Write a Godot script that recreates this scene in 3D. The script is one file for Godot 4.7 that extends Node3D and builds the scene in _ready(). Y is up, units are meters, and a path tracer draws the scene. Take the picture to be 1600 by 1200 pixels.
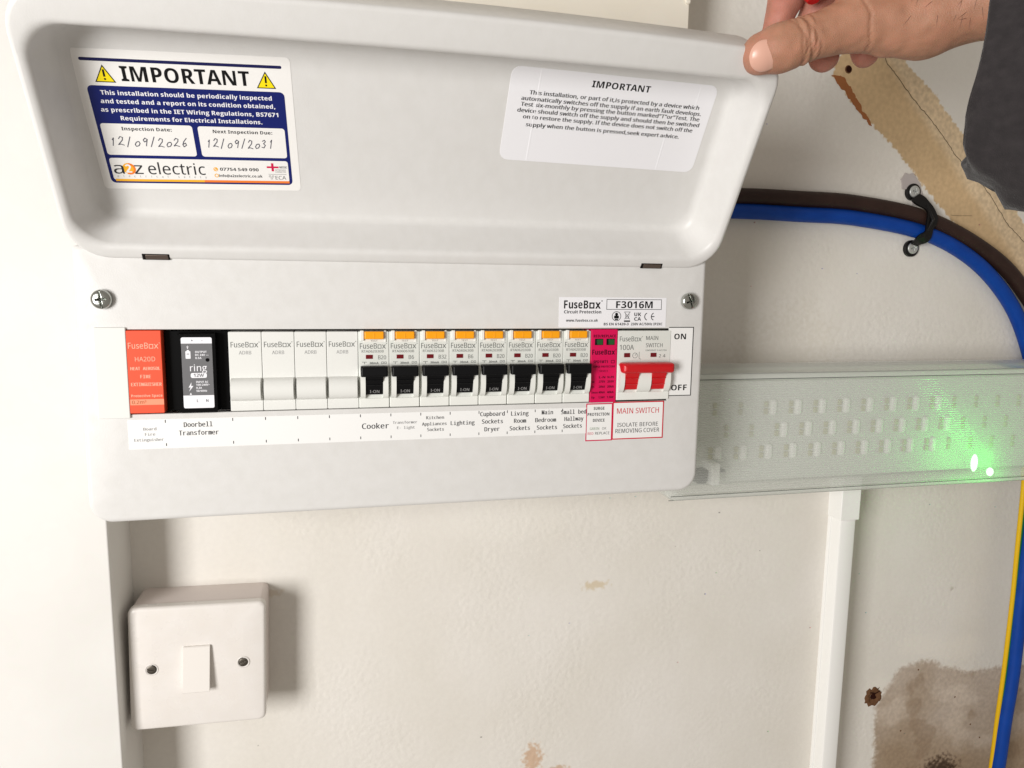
extends Node3D
# All builder coordinates are millimetres (x right, y up, z towards the viewer; z = 0 is the front of the fuse board); S turns them into metres.
const S := 0.001
const WALL := -125.0
const STEP := 26.0
const RECESS := Transform3D(Vector3(1.046, 0, 0), Vector3(0, 1.046, 0), Vector3(0, 0, 1), Vector3(-5.26, -1.37, -26.0))   # the recessed stretch of wall lies a little deeper and larger
const BAND := [Vector2(535, 246), Vector2(519, 214), Vector2(515, 201), Vector2(532, 184), Vector2(554, 167), Vector2(579, 147), Vector2(599, 129), Vector2(640, 91), Vector2(684, 58), Vector2(731, 24), Vector2(800, -30),		Vector2(830, 10), Vector2(760, 58), Vector2(723, 87), Vector2(706, 106), Vector2(688, 117), Vector2(666, 146), Vector2(636, 172), Vector2(618, 190), Vector2(586, 215), Vector2(565, 240)]
const PATCH := [Vector2(613, -560), Vector2(612, -436), Vector2(609, -386), Vector2(608, -371), Vector2(621, -351), Vector2(635, -333), Vector2(655, -326), Vector2(671, -328), Vector2(686, -341), Vector2(706, -347), Vector2(752, -348), Vector2(830, -352), Vector2(830, -560)]


func _ready():
	# ---------------------------------------------------------------- camera
	var cam := Camera3D.new()
	cam.name = "camera"
	cam.keep_aspect = Camera3D.KEEP_HEIGHT
	cam.fov = 54.93
	cam.near = 0.01
	cam.far = 50.0
	cam.position = Vector3(114.29, 29.87, 438.0) * S
	cam.basis = Basis.from_euler(Vector3(deg_to_rad(-7.938), deg_to_rad(-13.187), deg_to_rad(0.730)))
	add_child(cam)
	cam.current = true
	# ---------------------------------------------------------------- light: a window to the left, the room's own soft light
	var we := WorldEnvironment.new()
	we.name = "surroundings"
	var env := Environment.new()
	env.background_mode = Environment.BG_COLOR
	env.background_color = Color(0.565, 0.54, 0.51)
	env.background_energy_multiplier = 1.0
	env.tonemap_mode = Environment.TONE_MAPPER_LINEAR
	env.tonemap_exposure = 1.22
	env.sdfgi_enabled = true
	env.ssao_enabled = true
	env.ssil_enabled = true
	we.environment = env
	add_child(we)
	var win := AreaLight3D.new()
	win.name = "window_light"
	win.area_size = Vector2(0.40, 0.62)
	win.area_normalize_energy = true
	win.light_color = Color(1.0, 0.99, 0.98)
	win.light_energy = 1.62
	win.area_range = 12.0
	win.shadow_enabled = true
	win.position = Vector3(-735, 0, 990) * S
	add_child(win)
	win.look_at_from_position(win.position, Vector3(160, -60, -60) * S)

	make_materials()
	build_setting()
	build_consumer_unit()
	build_modules()
	build_light_switch()
	build_emergency_light()
	build_trunking()
	build_cables()
	build_hand()


# ==================================================================== mesh builder
class Slot:
	var v := PackedVector3Array()
	var n := PackedVector3Array()
	var t := PackedVector2Array()
	var c := PackedColorArray()


class MB:
	var slots := {}
	var colour := Color.WHITE
	var xf := Transform3D.IDENTITY
	var wall_uv := false   # share the wall paint's own picture

	func slot(m) -> Slot:
		if not slots.has(m):
			slots[m] = Slot.new()
		return slots[m]

	func tri(m, a: Vector3, b: Vector3, c: Vector3, na: Vector3, nb: Vector3, nc: Vector3, ua := Vector2.ZERO, ub := Vector2.ZERO, uc := Vector2.ZERO):
		var s := slot(m)
		if (b - a).cross(c - a).dot(na + nb + nc) > 0.0:
			var k := b
			b = c
			c = k
			k = nb
			nb = nc
			nc = k
			var u := ub
			ub = uc
			uc = u
		if wall_uv:
			ua = Vector2((a.x + 60.0) / 900.0, (300.0 - a.y) / 800.0)
			ub = Vector2((b.x + 60.0) / 900.0, (300.0 - b.y) / 800.0)
			uc = Vector2((c.x + 60.0) / 900.0, (300.0 - c.y) / 800.0)
		s.v.append(xf * a * 0.001)
		s.v.append(xf * b * 0.001)
		s.v.append(xf * c * 0.001)
		s.n.append((xf.basis * na).normalized())
		s.n.append((xf.basis * nb).normalized())
		s.n.append((xf.basis * nc).normalized())
		s.t.append(ua)
		s.t.append(ub)
		s.t.append(uc)
		s.c.append(colour)
		s.c.append(colour)
		s.c.append(colour)

	func quad(m, a: Vector3, b: Vector3, c: Vector3, d: Vector3, n: Vector3):
		tri(m, a, b, c, n, n, n, Vector2(0, 1), Vector2(1, 1), Vector2(1, 0))
		tri(m, a, c, d, n, n, n, Vector2(0, 1), Vector2(1, 0), Vector2(0, 0))

	func cap(m, ring: PackedVector3Array, flip: bool):
		var mid := Vector3.ZERO
		for p in ring:
			mid += p
		mid /= ring.size()
		var n := Vector3.ZERO
		for j in ring.size():
			n += (ring[j] - mid).cross(ring[(j + 1) % ring.size()] - mid)
		n = n.normalized() * (-1.0 if flip else 1.0)
		for j in ring.size():
			tri(m, mid, ring[j], ring[(j + 1) % ring.size()], n, n, n)

	# rings run counter-clockwise seen from the end they progress to
	func grid(m, rings: Array, cap0 := false, cap1 := false, closed := true, crease := 0.72):
		var rows := rings.size() - 1
		var k: int = rings[0].size()
		var cols: int = k if closed else k - 1
		var fn := []
		for i in rows:
			var line := PackedVector3Array()
			for j in cols:
				var p00: Vector3 = rings[i][j]
				var p01: Vector3 = rings[i][(j + 1) % k]
				var p10: Vector3 = rings[i + 1][j]
				var p11: Vector3 = rings[i + 1][(j + 1) % k]
				line.append((p01 - p00 + p11 - p10).cross(p10 - p00 + p11 - p01).normalized())
			fn.append(line)
		for i in rows:
			for j in cols:
				var own: Vector3 = fn[i][j]
				if own == Vector3.ZERO:
					continue
				var ns := []
				for corner in [[0, 0], [0, 1], [1, 0], [1, 1]]:
					var sum := Vector3.ZERO
					for a in [i + corner[0] - 1, i + corner[0]]:
						if a < 0 or a >= rows:
							continue
						for b in [j + corner[1] - 1, j + corner[1]]:
							var bb: int = b
							if closed:
								bb = posmod(b, cols)
							elif b < 0 or b >= cols:
								continue
							var f: Vector3 = fn[a][bb]
							if f.dot(own) >= crease:
								sum += f
					ns.append(sum.normalized() if sum.length() > 0.01 else own)
				var q00: Vector3 = rings[i][j]
				var q01: Vector3 = rings[i][(j + 1) % k]
				var q10: Vector3 = rings[i + 1][j]
				var q11: Vector3 = rings[i + 1][(j + 1) % k]
				var w := float(cols)
				var h := float(rows)
				var u00 := Vector2(j / w, i / h)
				var u01 := Vector2((j + 1) / w, i / h)
				var u10 := Vector2(j / w, (i + 1) / h)
				var u11 := Vector2((j + 1) / w, (i + 1) / h)
				tri(m, q00, q01, q11, ns[0], ns[1], ns[3], u00, u01, u11)
				tri(m, q00, q11, q10, ns[0], ns[3], ns[2], u00, u11, u10)
		if cap0:
			cap(m, rings[0], true)
		if cap1:
			cap(m, rings[rows], false)

	# rounded box whose outline lies in xy; bevelled on the front edge (and the back if asked)
	func slab(m, x0: float, x1: float, y0: float, y1: float, z0: float, z1: float, r := 0.3, bev := 0.25, back := false, seg := 4):
		var ya := minf(y0, y1)
		var yb := maxf(y0, y1)
		var rings := []
		if back:
			rings.append(MB.rr(x0 + bev, x1 - bev, ya + bev, yb - bev, z0, maxf(r - bev, 0.02), seg))
			rings.append(MB.rr(x0, x1, ya, yb, z0 + bev, r, seg))
		else:
			rings.append(MB.rr(x0, x1, ya, yb, z0, r, seg))
		if bev > 0.0:
			for k in 4:
				var a := k / 3.0 * PI / 2.0
				var ins := bev * (1.0 - cos(a))
				rings.append(MB.rr(x0 + ins, x1 - ins, ya + ins, yb - ins, z1 - bev + bev * sin(a), maxf(r - ins, 0.02), seg))
		else:
			rings.append(MB.rr(x0, x1, ya, yb, z1, r, seg))
		grid(m, rings, true, true)

	static func rr(x0: float, x1: float, y0: float, y1: float, z: float, r: float, seg := 4, per := 1, top := -1.0) -> PackedVector3Array:
		var out := PackedVector3Array()
		r = minf(r, minf(x1 - x0, y1 - y0) * 0.499)
		var t := r if top < 0.0 else top
		var cs := [Vector2(x1 - r, y0 + r), Vector2(x1 - t, y1 - t), Vector2(x0 + t, y1 - t), Vector2(x0 + r, y0 + r)]
		var rs := [r, t, t, r]
		for q in 4:
			for k in seg + 1:
				var a := -PI / 2.0 + q * PI / 2.0 + k / float(seg) * PI / 2.0
				out.append(Vector3(cs[q].x + rs[q] * cos(a), cs[q].y + rs[q] * sin(a), z))
			if per > 1:
				var a0: Vector3 = out[out.size() - 1]
				var qn := (q + 1) % 4
				var an := -PI / 2.0 + qn * PI / 2.0
				var b0 := Vector3(cs[qn].x + rs[qn] * cos(an), cs[qn].y + rs[qn] * sin(an), z)
				for k in range(1, per):
					out.append(a0.lerp(b0, k / float(per)))
		return out

	static func circle(c: Vector3, r: float, seg: int, u := Vector3.RIGHT, w := Vector3.UP) -> PackedVector3Array:
		var out := PackedVector3Array()
		for k in seg:
			var a := TAU * k / seg
			out.append(c + (u * cos(a) + w * sin(a)) * r)
		return out

	# flat rounded rectangle facing z
	func flat(m, x0: float, x1: float, y0: float, y1: float, z: float, r := 0.0, seg := 4):
		cap(m, MB.rr(x0, x1, minf(y0, y1), maxf(y0, y1), z, maxf(r, 0.01), seg if r > 0.0 else 1), false)

	func disc(m, c: Vector3, r: float, seg := 20):
		cap(m, MB.circle(c, r, seg), false)

	func ring2(m, c: Vector3, r0: float, r1: float, seg := 28, a0 := 0.0, a1 := TAU):
		for k in seg:
			var a := lerpf(a0, a1, k / float(seg))
			var b := lerpf(a0, a1, (k + 1) / float(seg))
			var da := Vector3(cos(a), sin(a), 0)
			var db := Vector3(cos(b), sin(b), 0)
			quad(m, c + da * r0, c + da * r1, c + db * r1, c + db * r0, Vector3.BACK)

	func border(m, x0: float, x1: float, y0: float, y1: float, z: float, w: float):
		flat(m, x0, x1, y0, y0 + w, z)
		flat(m, x0, x1, y1 - w, y1, z)
		flat(m, x0, x0 + w, y0 + w, y1 - w, z)
		flat(m, x1 - w, x1, y0 + w, y1 - w, z)

	func stroke(m, pts: Array, w: float, z: float):
		for k in pts.size() - 1:
			var a: Vector2 = pts[k]
			var b: Vector2 = pts[k + 1]
			var d := (b - a).normalized()
			var s := Vector2(-d.y, d.x) * w * 0.5
			a -= d * w * 0.3
			b += d * w * 0.3
			quad(m, Vector3(a.x - s.x, a.y - s.y, z), Vector3(b.x - s.x, b.y - s.y, z), Vector3(b.x + s.x, b.y + s.y, z), Vector3(a.x + s.x, a.y + s.y, z), Vector3.BACK)

	# polygon in xy, extruded from z0 to z1, then turned by t
	func extrude(m, pts: PackedVector2Array, z0: float, z1: float, t := Transform3D.IDENTITY, crease := 0.8):
		if Geometry2D.is_polygon_clockwise(pts):
			pts = pts.duplicate()
			pts.reverse()
		var keep := xf
		xf = xf * t
		var r0 := PackedVector3Array()
		var r1 := PackedVector3Array()
		for p in pts:
			r0.append(Vector3(p.x, p.y, z0))
			r1.append(Vector3(p.x, p.y, z1))
		grid(m, [r0, r1], false, false, true, crease)
		var idx := Geometry2D.triangulate_polygon(pts)
		for k in range(0, idx.size(), 3):
			tri(m, r1[idx[k]], r1[idx[k + 1]], r1[idx[k + 2]], Vector3.BACK, Vector3.BACK, Vector3.BACK)
			tri(m, r0[idx[k]], r0[idx[k + 1]], r0[idx[k + 2]], Vector3.FORWARD, Vector3.FORWARD, Vector3.FORWARD)
		xf = keep

	# side profile (y, z) run along x
	func along_x(m, pts: PackedVector2Array, x0: float, x1: float, crease := 0.8):
		extrude(m, pts, x0, x1, Transform3D(Basis(Vector3(0, 1, 0), Vector3(0, 0, 1), Vector3(1, 0, 0)), Vector3.ZERO), crease)

	func tube(m, pts: PackedVector3Array, radii, seg := 16, caps := true):
		var rings := []
		var up := Vector3(0.0131, 0.0217, 1).normalized()
		for i in pts.size():
			var d := (pts[mini(i + 1, pts.size() - 1)] - pts[maxi(i - 1, 0)]).normalized()
			up = (up - d * up.dot(d)).normalized()
			var side := up.cross(d)
			rings.append(MB.circle(pts[i], radii[i] if radii is Array else radii, seg, side, d.cross(side)))
		grid(m, rings, caps, caps)

	# screw head facing z: a dome with a cross or a slot sunk into it
	func screw(m, c: Vector3, r: float, h: float, slots: Array, turn := 0.0, deep := 1.0):
		var rings := [MB.circle(c, r, 72)]
		var count := 26
		for i in count + 1:
			var f := 1.0 - i / float(count)
			var ring := PackedVector3Array()
			for k in 72:
				var a := TAU * k / 72
				var x := cos(a) * r * maxf(f, 0.004)
				var y := sin(a) * r * maxf(f, 0.004)
				var z := h * (0.45 + 0.55 * sqrt(maxf(0.0, 1.0 - f * f * f)))
				for s in slots:
					var q := Vector2(x, y).rotated(turn + s[0])
					var cut := (1.0 - smoothstep(s[2] - 0.12 * r, s[2], absf(q.y))) * (1.0 - smoothstep(s[1] - 0.15 * r, s[1], absf(q.x)))
					z = minf(z, lerpf(z, h * (1.0 - s[3] * deep), cut))
				ring.append(c + Vector3(x, y, z))
			rings.append(ring)
		grid(m, rings, false, true, true, 0.8)

	func mesh() -> ArrayMesh:
		var out := ArrayMesh.new()
		for m in slots:
			var s: Slot = slots[m]
			if s.v.is_empty():
				continue
			var a := []
			a.resize(Mesh.ARRAY_MAX)
			a[Mesh.ARRAY_VERTEX] = s.v
			a[Mesh.ARRAY_NORMAL] = s.n
			a[Mesh.ARRAY_TEX_UV] = s.t
			a[Mesh.ARRAY_COLOR] = s.c
			out.add_surface_from_arrays(Mesh.PRIMITIVE_TRIANGLES, a)
			out.surface_set_material(out.get_surface_count() - 1, m)
		return out


func put(b: MB, called: String, parent: Node = self, at := Vector3.ZERO) -> MeshInstance3D:
	var o := MeshInstance3D.new()
	o.name = called
	o.mesh = b.mesh()
	o.position = at * S
	parent.add_child(o, true)
	return o


var taken := {}


func numbered(called: String) -> String:
	var k: int = taken.get(called, 0)
	taken[called] = k + 1
	return called if k == 0 else "%s_%03d" % [called, k]


func thing(called: String, label: String, category: String, at := Vector3.ZERO, group := "") -> Node3D:
	var o := Node3D.new()
	o.name = numbered(called)
	o.position = at * S
	add_child(o)
	o.set_meta("label", label)
	o.set_meta("category", category)
	if group:
		o.set_meta("group", group)
	return o


# ==================================================================== lettering
var fonts := {}
var glyphs := {}


func font(kind: String) -> SystemFont:
	if not fonts.has(kind):
		var f := SystemFont.new()
		f.font_names = PackedStringArray(["Droid Sans Mono" if kind == "mono" else "Droid Sans"])
		if kind == "bold":
			f.font_weight = 700
		fonts[kind] = f
	return fonts[kind]


func glyph_mesh(s: String, kind: String) -> Array:
	var key := kind + s
	if not glyphs.has(key):
		var t := TextMesh.new()
		t.font = font(kind)
		t.font_size = 48
		t.pixel_size = 1.0
		t.depth = 0.0
		t.curve_step = 3.0
		t.text = s
		var a := t.get_mesh_arrays()
		var v: PackedVector3Array = a[Mesh.ARRAY_VERTEX]
		var idx := PackedInt32Array()
		if a[Mesh.ARRAY_INDEX] != null:
			idx = a[Mesh.ARRAY_INDEX]
		if idx.is_empty():
			idx = PackedInt32Array(range(v.size()))
		var lo := Vector2(1e9, 1e9)
		var hi := Vector2(-1e9, -1e9)
		for p in v:
			lo = lo.min(Vector2(p.x, p.y))
			hi = hi.max(Vector2(p.x, p.y))
		glyphs[key] = [v, idx, lo, hi]
	return glyphs[key]


# (x, y): start, middle or end of the baseline; cap: height of a capital; width: 0 keeps the font's own
func text(b: MB, m, s: String, x: float, y: float, z: float, cap: float, width := 0.0, align := 0.5, kind := "", slant := 0.0):
	var g := glyph_mesh(s, kind)
	var h := glyph_mesh("H", kind)
	var base: float = h[2].y
	var k: float = cap / (h[3].y - h[2].y)
	var lo: Vector2 = g[2]
	var hi: Vector2 = g[3]
	var kx := k
	if width > 0.0:
		kx = width / (hi.x - lo.x)
	var x0 := x - (hi.x - lo.x) * kx * align
	var v: PackedVector3Array = g[0]
	var idx: PackedInt32Array = g[1]
	var pts := PackedVector3Array()
	for p in v:
		var py: float = (p.y - base) * k
		pts.append(Vector3(x0 + (p.x - lo.x) * kx + py * slant, y + py, z))
	for shift in ([-0.09, 0.09] if kind == "mono" or kind == "heavy" else [0.0]):
		var by := Vector3(shift, 0, shift * 0.1)
		for i in range(0, idx.size(), 3):
			b.tri(m, pts[idx[i]] + by, pts[idx[i + 1]] + by, pts[idx[i + 2]] + by, Vector3.BACK, Vector3.BACK, Vector3.BACK)


# the maker's word mark: its «o» is a rounded square with a flat right side
func word_mark(b: MB, m, x0: float, y: float, z: float, w: float, kind := "", dot := true):
	var cap := w * 0.2
	var g: Array = glyph_mesh("FuseB", kind)
	text(b, m, "FuseB", x0, y, z, cap, w * 0.625, 0.0, kind)
	var o0 := x0 + w * 0.655
	var o1 := x0 + w * 0.79
	var t := w * (0.034 if kind == "bold" else 0.022)
	var oh := cap * 0.76
	b.flat(m, o0, o1 - t, y, y + t, z, 0.0)
	b.flat(m, o0, o1 - t, y + oh - t, y + oh, z, 0.0)
	b.flat(m, o0, o0 + t, y + t, y + oh - t, z)
	b.flat(m, o1 - t, o1, y, y + oh, z)
	text(b, m, "x", x0 + w * 0.81, y, z, cap, w * 0.145, 0.0, kind)
	if dot:
		b.ring2(m, Vector3(x0 + w * 0.985, y + cap * 0.95, z), w * 0.008, w * 0.018, 10)


# ==================================================================== materials
var M := {}


func mat(called: String, c: Color, rough := 0.5, spec := 0.5, metal := 0.0) -> StandardMaterial3D:
	var m := StandardMaterial3D.new()
	m.resource_name = called
	m.albedo_color = c
	m.roughness = rough
	m.metallic_specular = spec
	m.metallic = metal
	M[called] = m
	return m


func noise_tex(freq: float, octaves: int, seed_: int, size := 512, kind := FastNoiseLite.TYPE_SIMPLEX_SMOOTH) -> NoiseTexture2D:
	var n := FastNoiseLite.new()
	n.seed = seed_
	n.noise_type = kind
	n.frequency = freq
	n.fractal_octaves = octaves
	var t := NoiseTexture2D.new()
	t.width = size
	t.height = size
	t.seamless = true
	t.noise = n
	return t


func relief(m: StandardMaterial3D, t: Texture2D, amount: float, per_metre: float):
	m.heightmap_enabled = true
	m.heightmap_texture = t
	m.heightmap_scale = amount
	m.uv1_triplanar = true
	m.uv1_world_triplanar = true
	m.uv1_scale = Vector3.ONE * per_metre


func tint(m: StandardMaterial3D, lo: Color, hi: Color, freq: float, seed_: int, per_metre: float):
	var t := noise_tex(freq, 5, seed_, 512)
	var r := Gradient.new()
	r.set_color(0, lo)
	r.set_color(1, hi)
	t.color_ramp = r
	m.albedo_color = Color.WHITE
	m.albedo_texture = t
	m.uv1_triplanar = true
	m.uv1_world_triplanar = true
	m.uv1_scale = Vector3.ONE * per_metre


# faint handling marks: the gloss and tone vary a little
func wear(m: StandardMaterial3D, lo: Color, hi: Color, seed_: int):
	var per: Vector3 = m.uv1_scale if m.uv1_triplanar else Vector3.ONE * 8.0
	var t := noise_tex(0.01, 5, seed_, 512)
	var g := Gradient.new()
	g.set_color(0, lo)
	g.set_color(1, hi)
	t.color_ramp = g
	m.albedo_color = Color.WHITE
	m.albedo_texture = t
	var q := noise_tex(0.016, 4, seed_ + 1, 512)
	var h := Gradient.new()
	h.set_color(0, Color(0.62, 0.62, 0.62))
	h.set_color(1, Color.WHITE)
	q.color_ramp = h
	m.roughness = minf(1.0, m.roughness * 1.25)
	m.roughness_texture = q
	m.roughness_texture_channel = BaseMaterial3D.TEXTURE_CHANNEL_GREEN
	m.uv1_triplanar = true
	m.uv1_world_triplanar = true
	m.uv1_scale = per


func make_materials():
	var fine := noise_tex(0.09, 3, 4)
	var orange := noise_tex(0.035, 3, 9)
	mat("enclosure_paint", Color(0.895, 0.893, 0.888), 0.38, 0.45)
	relief(M.enclosure_paint, fine, 0.0035, 20.0)
	wear(M.enclosure_paint, Color(0.842, 0.838, 0.828), Color(0.862, 0.859, 0.852), 51)
	mat("pillar_paint", Color(0.94, 0.93, 0.895), 0.6, 0.35)
	tint(M.pillar_paint, Color(0.875, 0.868, 0.85), Color(0.895, 0.89, 0.875), 0.012, 21, 2.0)
	M.pillar_paint.heightmap_enabled = true
	M.pillar_paint.heightmap_texture = orange
	M.pillar_paint.heightmap_scale = 0.012
	mat("cream_paint", Color(0.93, 0.905, 0.835), 0.6, 0.3)
	tint(M.cream_paint, Color(0.92, 0.895, 0.835), Color(0.945, 0.925, 0.875), 0.012, 22, 2.0)
	mat("module_plastic", Color(0.865, 0.875, 0.85), 0.42, 0.45)
	mat("module_plastic_light", Color(0.90, 0.905, 0.885), 0.4, 0.45)
	mat("blank_plastic", Color(0.885, 0.888, 0.873), 0.45, 0.4)
	mat("black_plastic", Color(0.035, 0.036, 0.043), 0.45, 0.3)
	mat("deep_black", Color(0.012, 0.012, 0.016), 0.3, 0.25)
	mat("gap_dark", Color(0.10, 0.09, 0.085), 0.8, 0.2)
	mat("red_plastic", Color(0.78, 0.06, 0.10), 0.36, 0.5)
	mat("dark_red", Color(0.42, 0.02, 0.07), 0.2, 0.5)
	mat("magenta", Color(0.83, 0.02, 0.32), 0.45, 0.4)
	mat("orange_face", Color(0.95, 0.34, 0.22), 0.5, 0.35)
	mat("orange_pale", Color(0.98, 0.60, 0.47), 0.5, 0.35)
	mat("yellow_button", Color(0.97, 0.64, 0.03), 0.4, 0.45)
	mat("green_window", Color(0.12, 0.33, 0.15), 0.2, 0.5)
	mat("paper", Color(0.935, 0.935, 0.93), 0.4, 0.4)
	mat("paper_cool", Color(0.935, 0.935, 0.95), 0.3, 0.5)
	mat("paper_vinyl", Color(0.935, 0.93, 0.92), 0.3, 0.45)
	mat("ink_black", Color(0.06, 0.06, 0.065), 0.5, 0.3)
	mat("ink_grey", Color(0.42, 0.42, 0.42), 0.5, 0.3)
	mat("ink_mid", Color(0.20, 0.20, 0.21), 0.5, 0.3)
	mat("ink_light", Color(0.60, 0.60, 0.60), 0.5, 0.3)
	mat("ink_module", Color(0.40, 0.41, 0.40), 0.5, 0.3)
	mat("ink_pen", Color(0.33, 0.33, 0.38), 0.5, 0.3)
	mat("ink_blue", Color(0.055, 0.11, 0.40), 0.4, 0.4)
	mat("ink_navy", Color(0.07, 0.08, 0.30), 0.4, 0.4)
	mat("ink_white", Color(0.93, 0.93, 0.95), 0.45, 0.3)
	mat("ink_red", Color(0.80, 0.08, 0.18), 0.5, 0.3)
	mat("ink_crimson", Color(0.80, 0.10, 0.30), 0.5, 0.3)
	mat("ink_yellow", Color(0.97, 0.88, 0.10), 0.45, 0.3)
	mat("ink_amber", Color(0.95, 0.70, 0.20), 0.45, 0.3)
	mat("ink_orange", Color(0.93, 0.50, 0.20), 0.45, 0.3)
	mat("ink_green", Color(0.45, 0.55, 0.42), 0.45, 0.3)
	mat("ink_maroon", Color(0.24, 0.0, 0.10), 0.5, 0.3)
	mat("ink_peach", Color(1.0, 0.72, 0.62), 0.5, 0.3)
	mat("label_grey", Color(0.42, 0.42, 0.43), 0.4, 0.4)
	mat("steel", Color(0.72, 0.73, 0.71), 0.22, 0.5, 1.0)
	mat("zinc", Color(0.80, 0.81, 0.80), 0.42, 0.5, 0.7)
	mat("dull_steel", Color(0.42, 0.40, 0.37), 0.4, 0.5, 1.0)
	mat("bronze", Color(0.45, 0.40, 0.37), 0.4, 0.5, 0.8)
	mat("switch_plastic", Color(0.905, 0.887, 0.868), 0.3, 0.5)
	mat("switch_rocker", Color(0.915, 0.897, 0.875), 0.28, 0.5)
	mat("box_plastic", Color(0.86, 0.82, 0.80), 0.4, 0.45)
	mat("trunking_white", Color(0.965, 0.965, 0.955), 0.35, 0.45)
	mat("fitting_white", Color(0.80, 0.81, 0.78), 0.5, 0.4)
	mat("fitting_board", Color(0.84, 0.85, 0.825), 0.5, 0.4)
	mat("seam_grey", Color(0.40, 0.42, 0.40), 0.5, 0.4)
	mat("led_yellow", Color(0.72, 0.71, 0.56), 0.4, 0.4)
	mat("glint_and_gear_white", Color(0.97, 0.972, 0.96), 0.35, 0.5)
	mat("cable_brown", Color(0.195, 0.125, 0.105), 0.5, 0.35)
	mat("cable_blue", Color(0.0, 0.245, 0.60), 0.48, 0.35)
	mat("cable_yellow", Color(0.90, 0.72, 0.05), 0.45, 0.4)
	mat("cable_green", Color(0.10, 0.42, 0.16), 0.45, 0.4)
	mat("clip_black", Color(0.055, 0.05, 0.05), 0.4, 0.4)
	mat("filler_grey", Color(0.72, 0.69, 0.68), 0.5, 0.3)
	mat("plaster", Color.WHITE, 0.9, 0.2)
	tint(M.plaster, Color(0.81, 0.695, 0.54), Color(0.865, 0.76, 0.605), 0.008, 31, 4.0)
	M.plaster.heightmap_enabled = true
	M.plaster.heightmap_texture = orange
	M.plaster.heightmap_scale = 0.05
	mat("plaster_grey", Color.WHITE, 0.9, 0.2)
	tint(M.plaster_grey, Color(0.60, 0.52, 0.43), Color(0.80, 0.72, 0.62), 0.007, 35, 4.0)
	M.plaster_grey.heightmap_enabled = true
	M.plaster_grey.heightmap_texture = orange
	M.plaster_grey.heightmap_scale = 0.05
	mat("old_paint", Color(0.62, 0.40, 0.25), 0.8, 0.2)
	mat("crack", Color(0.20, 0.155, 0.11), 0.9, 0.1)
	mat("hole", Color(0.19, 0.10, 0.08), 0.9, 0.1)
	mat("plug", Color(0.42, 0.30, 0.21), 0.8, 0.2)
	mat("charcoal_cloth", Color(0.25, 0.235, 0.24), 0.9, 0.2)
	tint(M.charcoal_cloth, Color(0.17, 0.16, 0.165), Color(0.235, 0.22, 0.225), 0.03, 41, 9.0)
	relief(M.charcoal_cloth, noise_tex(0.25, 2, 43), 0.03, 9.0)
	M.charcoal_cloth.rim_enabled = true
	M.charcoal_cloth.rim = 0.3
	mat("skin", Color.WHITE, 0.48, 0.42)
	M.skin.vertex_color_use_as_albedo = true
	M.skin.subsurf_scatter_enabled = true
	M.skin.subsurf_scatter_strength = 0.12
	relief(M.skin, noise_tex(0.12, 4, 47), 0.028, 26.0)
	mat("nail", Color(0.85, 0.66, 0.585), 0.30, 0.5)
	mat("hair", Color(0.16, 0.10, 0.07), 0.5, 0.4)
	mat("nail_edge", Color(0.86, 0.72, 0.58), 0.35, 0.4)
	mat("grip_red", Color(0.80, 0.03, 0.06), 0.3, 0.5)
	var d := mat("diffuser", Color(0.95, 0.96, 0.945, 0.42), 0.18, 0.5)
	d.transparency = BaseMaterial3D.TRANSPARENCY_ALPHA
	d.backlight_enabled = true
	d.backlight = Color(0.40, 0.42, 0.40)
	var g := mat("green_lamp_and_glint", Color(0.3, 1.0, 0.5), 0.4)
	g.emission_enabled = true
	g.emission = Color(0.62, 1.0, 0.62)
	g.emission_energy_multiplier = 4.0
	wear(M.cable_brown, Color(0.175, 0.115, 0.095), Color(0.225, 0.15, 0.13), 61)
	wear(M.cable_blue, Color(0.0, 0.225, 0.56), Color(0.02, 0.265, 0.635), 63)
	wear(M.switch_plastic, Color(0.893, 0.872, 0.848), Color(0.912, 0.895, 0.878), 65)
	wear(M.module_plastic, Color(0.85, 0.86, 0.835), Color(0.875, 0.885, 0.865), 67)
	wall_material(orange)


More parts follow.
